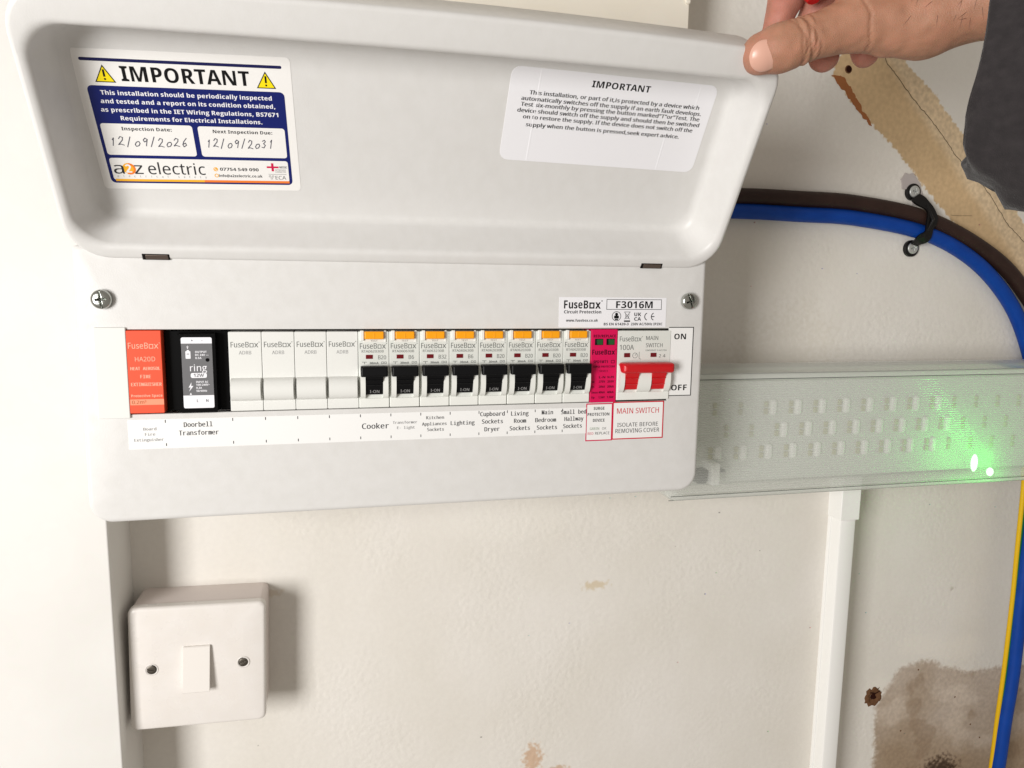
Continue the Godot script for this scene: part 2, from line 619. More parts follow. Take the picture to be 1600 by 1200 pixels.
# cream wall paint with its marks: x -60..840, y -500..300 mm over uv 0..1
func wall_material(orange: Texture2D):
	var w := 1200
	var h := 1066
	var broad := FastNoiseLite.new()
	broad.seed = 5
	broad.frequency = 0.006
	broad.fractal_octaves = 4
	var grain := FastNoiseLite.new()
	grain.seed = 6
	grain.frequency = 0.06
	grain.fractal_octaves = 2
	var px := PackedByteArray()
	px.resize(w * h * 3)
	bare_mask.resize(w * h)
	var band := ragged(BAND, 6.0, 1.5, 3)
	var patch := ragged(PATCH, 6.0, 3.2, 23)
	var in_band := Rect2(500, -45, 345, 300)
	# centre (mm), radius x, radius y, strength, colour
	var marks := [
		[Vector2(321, -224), 13.0, 5.0, 0.55, Color(0.80, 0.72, 0.58)], [Vector2(60, -208), 9.0, 3.5, 0.30, Color(0.76, 0.68, 0.57)],
		[Vector2(268, -376), 9.0, 14.0, 0.75, Color(0.80, 0.66, 0.54)], [Vector2(292, -388), 10.0, 3.0, 0.7, Color(0.78, 0.66, 0.55)],
		[Vector2(235, -160), 60.0, 22.0, 0.18, Color(0.97, 0.96, 0.93)], [Vector2(690, -320), 40.0, 12.0, 0.35, Color(0.93, 0.91, 0.87)],
		[Vector2(655, -312), 30.0, 14.0, 0.40, Color(0.94, 0.92, 0.88)], [Vector2(612, -352), 12.0, 14.0, 0.4, Color(0.93, 0.91, 0.87)],
		[Vector2(480, -40), 60.0, 50.0, 0.10, Color(0.74, 0.70, 0.60)], [Vector2(585, 60), 40.0, 14.0, 0.12, Color(0.95, 0.94, 0.92)],
		[Vector2(684, -258), 4.0, 3.0, 0.4, Color(0.62, 0.58, 0.52)], [Vector2(655, 215), 80.0, 40.0, 0.15, Color(0.92, 0.91, 0.88)],
	]
	for j in h:
		var y := 300.0 - (j + 0.5) / h * 800.0
		for i in w:
			var x := -60.0 + (i + 0.5) / w * 900.0
			var n := broad.get_noise_2d(x, y)
			var g := grain.get_noise_2d(x * 3.0, y * 3.0)
			var r := 0.893 + n * 0.022 + g * 0.008
			var gg := 0.877 + n * 0.024 + g * 0.008
			var b := 0.847 + n * 0.032 + g * 0.008
			for k in marks:
				var dx: float = (x - k[0].x) / k[1]
				var dy: float = (y - k[0].y) / k[2]
				if absf(dx) < 1.8 and absf(dy) < 1.8:
					var q := sqrt(dx * dx + dy * dy) + g * 0.55 + n * 0.5
					var f: float = k[3] * (1.0 - smoothstep(0.5, 1.15, q))
					r = lerpf(r, k[4].r, f)
					gg = lerpf(gg, k[4].g, f)
					b = lerpf(b, k[4].b, f)
			var bare := 0.0
			if x > 505.0 and y > -40.0 and in_band.has_point(Vector2(x, y)):
				bare = 1.0 - smoothstep(-0.6, 0.9, edge_distance(Vector2(x, y), band) + g * 2.0)
				var right := smoothstep(-6.0, 6.0, (x - 566.0) * 0.70 + (y - 214.0) * 0.66 + n * 6.0)
				var c := Color(0.80, 0.69, 0.535).lerp(Color(0.845, 0.755, 0.625), right)
				var v := 1.0 + n * 0.10 + g * 0.05 * (1.0 + right)
				r = lerpf(r, c.r * v, bare)
				gg = lerpf(gg, c.g * v, bare)
				b = lerpf(b, c.b * v, bare)
			elif x > 590.0 and y < -315.0:
				var d := edge_distance(Vector2(x, y), patch)
				bare = 1.0 - smoothstep(-4.5, 2.0, d + g * 2.2 + n * 9.0)
				var low := clampf((-335.0 - y) / 130.0, 0.0, 1.0)
				var c := Color(0.74, 0.685, 0.63).lerp(Color(0.63, 0.55, 0.46), clampf(low * 1.1 + n * 0.9, 0.0, 1.0))
				var smear := smoothstep(0.10, 0.45, broad.get_noise_2d(x * 1.6 + y * 0.9 + 900.0, y * 2.4 - x * 0.7)) * (1.0 - low * 0.6)
				c = c.lerp(Color(0.84, 0.79, 0.735), smear * 0.65)
				var dirt := smoothstep(0.22, 0.42, broad.get_noise_2d(x * 3.0, y * 3.0 + 400.0) + low * 0.12)
				c = c.lerp(Color(0.45, 0.35, 0.26), dirt * 0.22)
				var spot := 1.0 - smoothstep(8.0, 22.0, Vector2((x - 690.0) * 0.8, y + 452.0).length() + g * 9.0)
				c = c.lerp(Color(0.20, 0.14, 0.10), spot * 0.75)
				var v := 1.0 + g * 0.06
				r = lerpf(r, c.r * v, bare)
				gg = lerpf(gg, c.g * v, bare)
				b = lerpf(b, c.b * v, bare)
			bare_mask[j * w + i] = bare
			var o := (j * w + i) * 3
			px[o] = int(clampf(r, 0, 1) * 255)
			px[o + 1] = int(clampf(gg, 0, 1) * 255)
			px[o + 2] = int(clampf(b, 0, 1) * 255)
	var rng := RandomNumberGenerator.new()
	rng.seed = 12
	for k in 60:  # specks of dirt
		var i := rng.randi_range(2, w - 3)
		var j := rng.randi_range(2, h - 3)
		var o := (j * w + i) * 3
		var f := rng.randf_range(0.55, 0.85)
		for c in 3:
			px[o + c] = int(px[o + c] * f)
			if rng.randf() < 0.4:
				px[o + 3 + c] = int(px[o + 3 + c] * f)
	var m := mat("wall_paint", Color.WHITE, 0.7, 0.3)
	m.albedo_texture = ImageTexture.create_from_image(Image.create_from_data(w, h, false, Image.FORMAT_RGB8, px))
	m.texture_repeat = false
	var hn := noise_tex(0.03, 4, 77, 1024)
	m.heightmap_enabled = true
	m.heightmap_texture = relief_image()
	m.heightmap_scale = 0.048


var bare_mask := PackedFloat32Array()


# signed distance to a polygon, negative inside
func edge_distance(p: Vector2, pts: PackedVector2Array) -> float:
	var best := 1e9
	var inside := false
	var n := pts.size()
	var a := pts[n - 1]
	for k in n:
		var b := pts[k]
		var d := b - a
		var t := clampf((p - a).dot(d) / d.length_squared(), 0.0, 1.0)
		best = minf(best, (p - a - d * t).length_squared())
		if (a.y > p.y) != (b.y > p.y) and p.x < d.x * (p.y - a.y) / d.y + a.x:
			inside = not inside
		a = b
	return -sqrt(best) if inside else sqrt(best)


func relief_image() -> ImageTexture:
	var w := 1200
	var h := 1066
	var a := FastNoiseLite.new()
	a.seed = 15
	a.frequency = 0.16
	a.fractal_octaves = 3
	var b := FastNoiseLite.new()
	b.seed = 16
	b.frequency = 0.02
	b.fractal_octaves = 3
	var px := PackedByteArray()
	px.resize(w * h)
	for j in h:
		for i in w:
			var x := i * 0.75
			var y := j * 0.75
			var rough := smoothstep(-0.3, 0.5, b.get_noise_2d(x * 0.5 + 500.0, y * 0.5))
			px[j * w + i] = int(clampf(0.5 + a.get_noise_2d(x, y) * (0.10 + 0.30 * rough) + b.get_noise_2d(x, y) * 0.4 - bare_mask[j * w + i] * 0.22, 0, 1) * 255)
	return ImageTexture.create_from_image(Image.create_from_data(w, h, false, Image.FORMAT_L8, px))


# ==================================================================== the setting
func ragged(pts: Array, step: float, amount: float, seed_: int) -> PackedVector2Array:
	var n := FastNoiseLite.new()
	n.seed = seed_
	n.frequency = 0.12
	n.fractal_octaves = 4
	var out := PackedVector2Array()
	for k in pts.size():
		var a: Vector2 = pts[k]
		var b: Vector2 = pts[(k + 1) % pts.size()]
		var count := maxi(1, int(a.distance_to(b) / step))
		for i in count:
			var p := a.lerp(b, i / float(count))
			out.append(p + Vector2(n.get_noise_2d(p.x, p.y), n.get_noise_2d(p.x + 300.0, p.y)) * amount)
	return out


func build_setting():
	var wall := Node3D.new()
	wall.name = "back_wall"
	wall.set_meta("kind", "structure")
	wall.set_meta("label", "cream painted plaster wall behind the fuse board")
	add_child(wall)
	var b := MB.new()
	var m = M.wall_paint
	# the wall steps back to the right of the trunking, below the emergency light
	b.wall_uv = true
	b.quad(m, Vector3(-500, -1000, WALL), Vector3(557.4, -1000, WALL), Vector3(557.4, -112, WALL), Vector3(-500, -112, WALL), Vector3.BACK)
	b.quad(m, Vector3(-500, -112, WALL), Vector3(1900, -112, WALL), Vector3(1900, 900, WALL), Vector3(-500, 900, WALL), Vector3.BACK)
	b.quad(m, Vector3(557.4, -1000, WALL), Vector3(557.4, -1000, WALL - STEP), Vector3(557.4, -112, WALL - STEP), Vector3(557.4, -112, WALL), Vector3.RIGHT)
	b.quad(m, Vector3(557.4, -112, WALL), Vector3(1900, -112, WALL), Vector3(1900, -112, WALL - STEP), Vector3(557.4, -112, WALL - STEP), Vector3.DOWN)
	b.xf = RECESS
	b.quad(m, Vector3(530, -1000, WALL), Vector3(1900, -1000, WALL), Vector3(1900, -100, WALL), Vector3(530, -100, WALL), Vector3.BACK)
	b.xf = Transform3D.IDENTITY
	b.wall_uv = false
	b.slab(M.plaster_grey, -500, 1900, -1000, 900, WALL - 160, WALL - STEP - 0.5, 0.1, 0.0)
	put(b, "painted_face", wall)
	# bare plaster where a batten was taken off
	b = MB.new()
	b.wall_uv = true
	b.extrude(M.wall_paint, ragged(BAND, 2.0, 1.5, 3), WALL - 0.2, WALL + 0.2)
	put(b, "bare_plaster_band", wall)
	b = MB.new()
	var old := [Vector2(514, 201), Vector2(527, 200), Vector2(533, 191), Vector2(542, 182), Vector2(545, 176), Vector2(556, 164), Vector2(553, 165), Vector2(543, 173), Vector2(531, 184)]
	b.extrude(M.old_paint, ragged(old, 1.2, 2.6, 8), WALL, WALL + 0.45)
	put(b, "old_brown_paint", wall)
	b = MB.new()
	var line := [Vector2(563, 218), Vector2(566, 214), Vector2(576, 205), Vector2(586, 195), Vector2(599, 183), Vector2(611, 174), Vector2(626, 160), Vector2(639, 146), Vector2(655, 134), Vector2(670, 123), Vector2(682, 111), Vector2(692, 100), Vector2(706, 85), Vector2(725, 71), Vector2(760, 40)]
	var rl := ragged(line, 2.0, 1.3, 17)
	var k0 := []
	for q in rl:
		k0.append(q)
		if q.distance_to(Vector2(760, 40)) < 3.0:
			break
	b.stroke(M.crack, k0, 0.42, WALL + 0.55)
	b.stroke(M.crack, [Vector2(643, 92.4), Vector2(652, 92.2), Vector2(665, 92.6)], 0.22, WALL + 0.55)
	put(b, "plaster_crack", wall)
	b = MB.new()
	b.xf = RECESS
	b.wall_uv = true
	b.extrude(M.wall_paint, ragged(PATCH, 2.0, 3.2, 23), WALL - 0.2, WALL + 0.2)
	put(b, "bare_plaster_patch", wall)
	b = MB.new()
	b.xf = RECESS
	for q in [Vector2(654, -338), Vector2(700, -372), Vector2(735, -420), Vector2(640, -400), Vector2(722, -404)]:
		b.disc(M.plug, Vector3(q.x, q.y, WALL + 0.4), 0.9, 7)
	put(b, "plaster_pit", wall)
	b = MB.new()
	var rings := []
	for q in [[9.5, 0.0, 2.5], [8.0, 1.0, 2.0], [6.4, 1.3, 1.6], [5.0, 0.7, 1.2], [3.2, 0.1, 0.8]]:
		var ring := PackedVector3Array()
		for c in MB.circle(Vector3(605.5, -360, WALL + q[1]), q[0], 26):
			ring.append(c + Vector3(sin(c.y * 1.3), cos(c.x * 1.1), 0.25 * sin(c.x * 2.0 + c.y)) * q[2] * 0.6)
		rings.append(ring)
	b.xf = RECESS
	b.grid(M.plug, rings, false, false)
	b.cap(M.hole, rings[4], false)
	b.stroke(M.hole, [Vector2(601, -355), Vector2(606, -356.5), Vector2(611, -354.5)], 1.0, WALL + 1.5)
	put(b, "old_screw_hole", wall)
	b = MB.new()
	b.grid(M.plug, [MB.circle(Vector3(529, 207, WALL + 0.2), 3.4, 14), MB.circle(Vector3(529, 207, WALL + 0.7), 2.6, 14)])
	b.disc(M.hole, Vector3(529, 207, WALL + 0.6), 2.7, 14)
	put(b, "nail_hole", wall)
	# smear of grey filler above the cable clip
	b = MB.new()
	var fl := ragged([Vector2(588, 121), Vector2(592, 126), Vector2(600, 126), Vector2(606, 119), Vector2(611, 109), Vector2(608, 99), Vector2(602, 100), Vector2(598, 112), Vector2(590, 113)], 1.5, 1.0, 31)
	b.extrude(M.filler_grey, fl, WALL, WALL + 1.4)
	put(b, "filler_smear", wall)

	var pillar := MB.new()
	pillar.slab(M.pillar_paint, -800, -36.2, -1000, 900, WALL - 40, -75, 1.2, 1.0)
	var p := put(pillar, "white_pillar")
	p.set_meta("kind", "structure")
	p.set_meta("label", "white painted boxed pillar left of the fuse board")
	var box := MB.new()
	box.slab(M.cream_paint, -35.9, 363.5, 52, 900, WALL - 10, -82, 1.0, 0.8)
	box.slab(M.cream_paint, 360.0, 363.9, 228, 262, -84, -80.5, 1.5, 0.8)
	p = put(box, "cream_boxing")
	p.set_meta("kind", "structure")
	p.set_meta("label", "cream painted boxing on the wall above the fuse board")


# ==================================================================== the fuse board
func bowed(ring: PackedVector3Array, amount: float) -> PackedVector3Array:
	var out := PackedVector3Array()
	for q in ring:
		var t: float = (q.x - 163.0) / 187.0
		out.append(q + Vector3(0, amount * (1.0 - t * t) * smoothstep(60.0, 118.0, q.y), 0))
	return out


func build_consumer_unit():
	var cu := thing("fuse_board", "white metal fuse board with its lid held open", "fuse board")
	var m = M.enclosure_paint
	# body against the wall
	var b := MB.new()
	b.slab(m, -21.5, 342.7, 41.5, -105.5, WALL, -26, 6.0, 0.5)
	put(b, "back_box", cu)
	# front cover with its long opening
	b = MB.new()
	var rings := []
	rings.append(MB.rr(-23.2, 344.3, -107.0, 46.0, -27.0, 12.5, 8, 1, 2.6))
	for k in 6:
		var a := k / 5.0 * PI / 2.0
		var ins := 3.0 * (1.0 - cos(a))
		rings.append(MB.rr(-23.2 + ins, 344.3 - ins, -107.0 + ins, 46.0 - ins, -3.0 + 3.0 * sin(a), 12.5 - ins, 8, 1, 2.6))
	rings.append(MB.rr(-0.2, 320.6, -45.9, 1.3, 0.0, 0.4, 8))
	rings.append(MB.rr(0.0, 320.4, -45.7, 1.1, -0.3, 0.3, 8))
	rings.append(MB.rr(0.0, 320.4, -45.7, 1.1, -1.6, 0.3, 8))
	b.grid(m, rings)
	put(b, "front_cover", cu)
	b = MB.new()
	b.slab(M.gap_dark, -0.4, 320.8, 1.6, -46.3, -26, -22, 0.3, 0.0)
	put(b, "mounting_tray", cu)
	b = MB.new()
	b.slab(M.blank_plastic, -14.6, 1.3, 2.3, -47.6, 0.05, 1.3, 0.5, 0.35)
	put(b, "blanking_strip", cu)
	for q in [[Vector3(-9.3, 17.4, 0.0), 0.12, "cover_screw"], [Vector3(332.0, 18.5, 0.0), 0.35, "cover_screw"]]:
		b = MB.new()
		b.slab(M.dull_steel, q[0].x - 1.5, q[0].x + 1.5, q[0].y - 1.5, q[0].y + 1.5, -8, 1.0, 1.4, 0.0)
		b.screw(M.steel, q[0] + Vector3(0, 0, 0.6), 5.2, 3.6, [[0.0, 5.6, 0.62, 0.55], [PI / 2, 3.0, 0.62, 0.75]], PI / 2 - q[1])
		put(b, q[2], cu)
	circuit_strip(cu)
	cover_stickers(cu)
	# ---- lid, turned up about its hinge
	var lid := Node3D.new()
	lid.name = "lid"
	lid.position = Vector3(0.75, 42.9, 3.3) * S
	lid.basis = Basis(Vector3.RIGHT, deg_to_rad(33.0))
	cu.add_child(lid)
	b = MB.new()
	rings = []
	var per := 10
	var ox0 := -24.2
	var ox1 := 347.9
	var oy0 := -5.4
	var oy1 := 127.8
	rings.append(bowed(MB.rr(ox0 + 4, ox1 - 4, oy0 + 4, oy1 - 4, -28.5, 15.0, 8, per), 4.0))
	rings.append(bowed(MB.rr(ox0 + 1.2, ox1 - 1.2, oy0 + 1.2, oy1 - 1.2, -26.5, 19.0, 8, per), 4.0))
	for k in 6:
		var a := k / 5.0 * PI / 2.0
		var ins := 2.6 * (1.0 - cos(a))
		rings.append(bowed(MB.rr(ox0 + ins, ox1 - ins, oy0 + ins, oy1 - ins, -2.6 + 2.6 * sin(a), 21.0 - ins, 8, per), 4.0))
	var ix0 := -20.2
	var ix1 := 344.0
	var iy0 := 1.6
	var iy1 := 113.4
	rings.append(bowed(MB.rr(ix0 - 1.5, ix1 + 1.5, iy0 - 1.5, iy1 + 1.5, 0.0, 16.5, 8, per), 2.0))
	var slope := deg_to_rad(72.0)
	for k in range(1, 7):
		var a := k / 6.0 * slope
		var q := 4.2 * sin(a) - 1.5
		rings.append(bowed(MB.rr(ix0 + q, ix1 - q, iy0 + q * 0.85, iy1 - q * 0.85, -4.2 * (1.0 - cos(a)), 16.5, 8, per), 2.0))
	for k in 9:
		var q := slope * (1.0 - k / 8.0)
		var sx := 13.6 - 6.0 * sin(q)
		var sz := -24.8 + 6.0 * (1.0 - cos(q))
		rings.append(bowed(MB.rr(ix0 + sx, ix1 - sx, iy0 + sx * 0.85, iy1 - sx * 0.85, sz, 12.0, 8, per), 1.5))
	b.grid(m, rings, true, true, true, 0.6)
	put(b, "lid_shell", lid)
	for x in [[11.2, 24.9], [297.4, 311.6]]:
		b = MB.new()
		b.slab(M.gap_dark, x[0], x[1], -4.9, -1.3, -3.0, 0.06, 0.3, 0.0)
		b.slab(M.bronze, x[0] + 1.6, x[1] - 0.8, -4.6, -1.8, -3.0, 0.35, 0.4, 0.3)
		put(b, "hinge", lid)
	inspection_sticker(lid)
	notice_sticker(lid)


func inspection_sticker(lid: Node3D):
	var b := MB.new()
	b.xf = Transform3D(Basis(Vector3.BACK, deg_to_rad(1.72)), Vector3(-6.5, 23.4, -24.8))
	var z := 0.15
	b.slab(M.paper_vinyl, 0, 100.6, 0, 71.6, 0, z, 2.2, 0.05)
	b.flat(M.ink_navy, 3.6, 96.2, 66.0, 67.5, z + 0.06, 0.7)
	text(b, M.ink_black, "IMPORTANT", 50.4, 56.9, z + 0.08, 7.2, 59.6, 0.5, "bold")
	for x in [13.2, 88.0]:
		var t := PackedVector2Array([Vector2(x - 4.7, 56.0), Vector2(x + 4.7, 56.0), Vector2(x, 64.4)])
		for layer in [[M.ink_black, 0.06, 1.0], [M.ink_yellow, 0.12, 0.83]]:
			var c := Vector2(x, 58.8)
			var p := []
			for q in t:
				p.append(c + (q - c) * layer[2])
			b.tri(layer[0], Vector3(p[0].x, p[0].y, z + layer[1]), Vector3(p[1].x, p[1].y, z + layer[1]), Vector3(p[2].x, p[2].y, z + layer[1]), Vector3.BACK, Vector3.BACK, Vector3.BACK)
		b.stroke(M.ink_black, [Vector2(x, 61.9), Vector2(x, 59.0)], 0.9, z + 0.18)
		b.disc(M.ink_black, Vector3(x, 57.6, z + 0.18), 0.5, 10)
	b.flat(M.ink_blue, 4.0, 96.4, 3.4, 54.4, z + 0.06, 2.4)
	var w = M.ink_white
	text(b, w, "This installation should be periodically inspected", 49.8, 50.0, z + 0.12, 2.15, 80.4, 0.5, "bold")
	text(b, w, "and tested and a report on its condition obtained,", 50.0, 45.8, z + 0.12, 2.15, 82.6, 0.5, "bold")
	text(b, w, "as prescribed in the IET Wiring Regulations, BS7671", 50.1, 41.5, z + 0.12, 2.15, 84.6, 0.5, "bold")
	text(b, w, "Requirements for Electrical Installations.", 50.0, 37.4, z + 0.12, 2.15, 68.0, 0.5, "bold")
	b.flat(M.paper_vinyl, 5.6, 49.0, 19.0, 35.6, z + 0.12, 1.4)
	b.flat(M.paper_vinyl, 51.6, 94.8, 19.0, 35.4, z + 0.12, 1.4)
	b.flat(M.paper_vinyl, 5.6, 94.8, 5.0, 17.3, z + 0.12, 1.4)
	text(b, M.ink_mid, "Inspection Date:", 27.0, 32.2, z + 0.18, 1.75, 23.8, 0.5, "bold")
	text(b, M.ink_mid, "Next Inspection Due:", 73.6, 32.0, z + 0.18, 1.75, 29.6, 0.5, "bold")
	handwriting(b, "12/09/2026", 7.6, 24.0, z + 0.2, 38.0)
	handwriting(b, "12/09/2031", 54.0, 24.2, z + 0.2, 34.6)
	# installer's logo
	text(b, M.ink_mid, "a", 6.6, 8.6, z + 0.18, 6.4, 5.0, 0.0)
	b.disc(M.ink_amber, Vector3(14.0, 11.6, z + 0.17), 3.0, 22)
	b.ring2(M.ink_orange, Vector3(14.2, 11.4, z + 0.175), 2.2, 3.2, 20, -2.0, 1.6)
	text(b, M.ink_white, "2", 13.9, 9.3, z + 0.2, 4.6, 2.9, 0.5, "bold")
	text(b, M.ink_mid, "z", 16.6, 8.6, z + 0.18, 6.4, 4.2, 0.0)
	text(b, M.ink_mid, "electric", 23.4, 8.6, z + 0.18, 6.4, 28.4, 0.0)
	var tag := "electrical safety"
	for i in tag.length():
		if tag[i] != " ":
			text(b, M.ink_light, tag[i], 8.0 + i * 2.72, 6.7, z + 0.18, 1.2, 0.0, 0.5)
	b.disc(M.ink_amber, Vector3(57.2, 12.0, z + 0.18), 1.15, 14)
	b.stroke(w, [Vector2(56.7, 12.6), Vector2(57.0, 11.8), Vector2(57.8, 11.4)], 0.35, z + 0.22)
	b.ring2(M.ink_amber, Vector3(57.2, 8.4, z + 0.18), 0.7, 1.1, 14)
	text(b, M.ink_mid, "07754 549 090", 59.4, 11.2, z + 0.18, 1.75, 19.8, 0.0, "bold")
	text(b, M.ink_mid, "info@a2zelectric.co.uk", 58.4, 7.6, z + 0.18, 1.5, 22.4, 0.0, "bold")
	b.flat(M.ink_crimson, 83.6, 89.8, 13.2, 14.2, z + 0.18)
	b.flat(M.ink_crimson, 86.0, 87.2, 11.4, 16.0, z + 0.2)
	text(b, M.ink_mid, "NICEIC", 90.2, 13.2, z + 0.18, 1.1, 4.0, 0.0, "bold")
	text(b, M.ink_grey, "APPROVED", 87.8, 11.8, z + 0.18, 0.7, 5.6, 0.0)
	text(b, M.ink_grey, "CONTRACTOR", 87.8, 10.7, z + 0.18, 0.7, 5.6, 0.0)
	b.stroke(M.ink_light, [Vector2(84.2, 9.6), Vector2(93.4, 9.6)], 0.25, z + 0.18)
	text(b, M.ink_grey, "ECA", 87.6, 6.6, z + 0.18, 2.1, 5.6, 0.0)
	for q in [Vector2(84.8, 8.4), Vector2(86.4, 8.4), Vector2(85.6, 7.2)]:
		b.ring2(M.ink_light, Vector3(q.x, q.y, z + 0.18), 0.35, 0.6, 10)
	for k in 8:
		var c0 := 6.4 + k * 11.05
		b.flat([M.ink_amber, M.ink_amber, M.ink_amber, M.ink_amber, M.ink_orange, M.ink_orange, M.ink_orange, M.ink_orange][k], c0, c0 + 11.05, 4.4, 5.7, z + 0.2)
	put(b, "inspection_sticker", lid)


func handwriting(b: MB, s: String, x: float, y: float, z: float, w: float):
	var d := {
		"1": [[Vector2(0.3, 0.75), Vector2(0.45, 1.0), Vector2(0.42, 0.0)]],
		"2": [[Vector2(0.1, 0.75), Vector2(0.3, 1.0), Vector2(0.62, 0.9), Vector2(0.6, 0.6), Vector2(0.1, 0.05), Vector2(0.4, 0.12), Vector2(0.85, 0.0)]],
		"0": [[Vector2(0.5, 0.8), Vector2(0.25, 0.7), Vector2(0.12, 0.35), Vector2(0.3, 0.05), Vector2(0.62, 0.15), Vector2(0.75, 0.5), Vector2(0.6, 0.78), Vector2(0.4, 0.78)]],
		"9": [[Vector2(0.72, 0.8), Vector2(0.4, 1.0), Vector2(0.18, 0.75), Vector2(0.35, 0.5), Vector2(0.68, 0.7), Vector2(0.7, 0.85), Vector2(0.6, 0.0)]],
		"6": [[Vector2(0.62, 1.0), Vector2(0.3, 0.6), Vector2(0.2, 0.25), Vector2(0.4, 0.0), Vector2(0.7, 0.2), Vector2(0.55, 0.45), Vector2(0.25, 0.3)]],
		"3": [[Vector2(0.15, 0.85), Vector2(0.45, 1.0), Vector2(0.62, 0.8), Vector2(0.35, 0.55), Vector2(0.65, 0.35), Vector2(0.45, 0.02), Vector2(0.12, 0.1)]],
		"/": [[Vector2(0.2, -0.1), Vector2(0.55, 1.05)]],
	}
	var cell := w / s.length()
	var hgt := 4.4
	for i in s.length():
		for line in d[s[i]]:
			var p := []
			for q in line:
				p.append(Vector2(x + (i + 0.05 + q.x * 0.95 + q.y * (0.22 + 0.10 * sin(i * 3.1))) * cell, y + q.y * hgt * (0.78 if s[i] == "0" else 1.0) * (0.93 + 0.14 * absf(sin(i * 2.3))) + 0.35 * sin(i * 1.7)))
			b.stroke(M.ink_pen, p, 0.42, z)


func notice_sticker(lid: Node3D):
	var b := MB.new()
	b.xf = Transform3D(Basis(Vector3.BACK, deg_to_rad(-1.15)), Vector3(204.2, 50.9, -24.8))
	var z := 0.16
	b.slab(M.paper_cool, 0, 120.8, 0, 52.2, 0, z, 5.0, 0.06)
	var k = M.ink_black
	var g = M.ink_mid
	text(b, k, "IMPORTANT", 63.0, 44.9, z + 0.06, 3.5, 34.4, 0.5, "bold")
	var rows := ["This installation, or part of it,is protected by a device which", "automatically switches off the supply if an earth fault develops.", "Test six-monthly by pressing the button marked\"T\"or\"Test. The", "device should switch off the supply and should then be switched", "on to restore the supply. If the device does not switch off the", "supply when the button is pressed,seek expert advice."]
	var w := [101.0, 107.4, 107.2, 109.6, 102.6, 93.0]
	var x0 := [11.6, 7.6, 7.8, 6.4, 10.2, 12.6]
	var ys := [38.0, 34.6, 31.4, 28.0, 24.6, 20.3]
	for i in 6:
		text(b, g, rows[i], x0[i], ys[i], z + 0.1, 2.15, w[i], 0.0, "heavy")
	put(b, "safety_notice_sticker", lid)
	# creases where the paper was folded round its backing
	for c in [[16.2, 0.5, 51.6], [97.0, 0.5, 24.0], [110.0, 38.0, 51.0]]:
		var e := MB.new()
		e.xf = b.xf
		e.extrude(M.paper_cool, PackedVector2Array([Vector2(-0.5, 0.12), Vector2(-0.1, 0.32), Vector2(0.8, 0.14)]), -c[2], -c[1], Transform3D(Basis(Vector3(1, 0, 0), Vector3(0, 0, 1), Vector3(0, -1, 0)), Vector3(c[0], 0, 0)), 0.2)
		put(e, "paper_crease", lid)


func circuit_strip(cu: Node3D):
	var b := MB.new()
	var z := 0.22
	b.slab(M.paper, -0.5, 265.4, -48.7, -65.4, 0.05, z, 0.2, 0.04)
	for k in range(1, 15):
		if k == 2:
			continue
		var x: float = 1.0 + 17.76 * k if k == 1 else 17.77 * k + 0.9
		for y in [[-49.3, -50.7], [-62.6, -63.9]]:
			b.stroke(M.ink_mid, [Vector2(x, y[0]), Vector2(x, y[1])], 0.45, z + 0.05)
	var g = M.ink_light
	var n = M.ink_mid
	var t := z + 0.05
	text(b, g, "Board", 10.6, -54.9, t, 1.6, 6.6, 0.5, "mono")
	text(b, g, "Fire", 10.6, -57.9, t, 1.6, 5.2, 0.5, "mono")
	text(b, g, "Extinguisher", 9.9, -61.0, t, 1.6, 15.0, 0.5, "mono")
	text(b, n, "Doorbell", 35.8, -53.6, t, 2.7, 15.0, 0.5, "mono")
	text(b, n, "Transformer", 36.0, -58.3, t, 2.7, 20.8, 0.5, "mono")
	text(b, n, "Cooker", 134.0, -58.0, t, 3.2, 15.6, 0.5, "mono")
	text(b, g, "Transformer", 151.4, -55.5, t, 1.6, 14.4, 0.5, "mono")
	text(b, g, "E- light", 151.9, -58.7, t, 1.6, 10.4, 0.5, "mono")
	text(b, M.ink_grey, "Kitchen", 169.5, -53.3, t, 1.9, 10.6, 0.5, "mono")
	text(b, M.ink_grey, "Appliances", 169.0, -57.1, t, 1.9, 14.8, 0.5, "mono")
	text(b, M.ink_grey, "Sockets", 169.7, -60.6, t, 1.9, 10.0, 0.5, "mono")
	text(b, n, "Lighting", 186.3, -57.3, t, 2.4, 14.6, 0.5, "mono")
	text(b, n, "Cupboard", 204.8, -52.4, t, 2.6, 15.2, 0.5, "mono")
	text(b, n, "Sockets", 204.8, -57.1, t, 2.6, 13.0, 0.5, "mono")
	text(b, n, "Dryer", 204.6, -61.9, t, 2.6, 9.4, 0.5, "mono")
	text(b, n, "Living", 222.1, -52.6, t, 2.6, 11.0, 0.5, "mono")
	text(b, n, "Room", 222.3, -57.2, t, 2.6, 7.6, 0.5, "mono")
	text(b, n, "Sockets", 222.2, -61.9, t, 2.6, 12.8, 0.5, "mono")
	text(b, n, "Main", 239.8, -52.4, t, 2.6, 7.2, 0.5, "mono")
	text(b, n, "Bedroom", 238.8, -57.2, t, 2.6, 13.4, 0.5, "mono")
	text(b, n, "Sockets", 239.7, -62.0, t, 2.6, 13.0, 0.5, "mono")
	text(b, n, "Small bed", 257.0, -52.6, t, 2.6, 16.4, 0.5, "mono")
	text(b, n, "Hallway", 257.3, -57.0, t, 2.6, 12.4, 0.5, "mono")
	text(b, n, "Sockets", 256.5, -61.6, t, 2.6, 12.2, 0.5, "mono")
	put(b, "circuit_label_strip", cu)


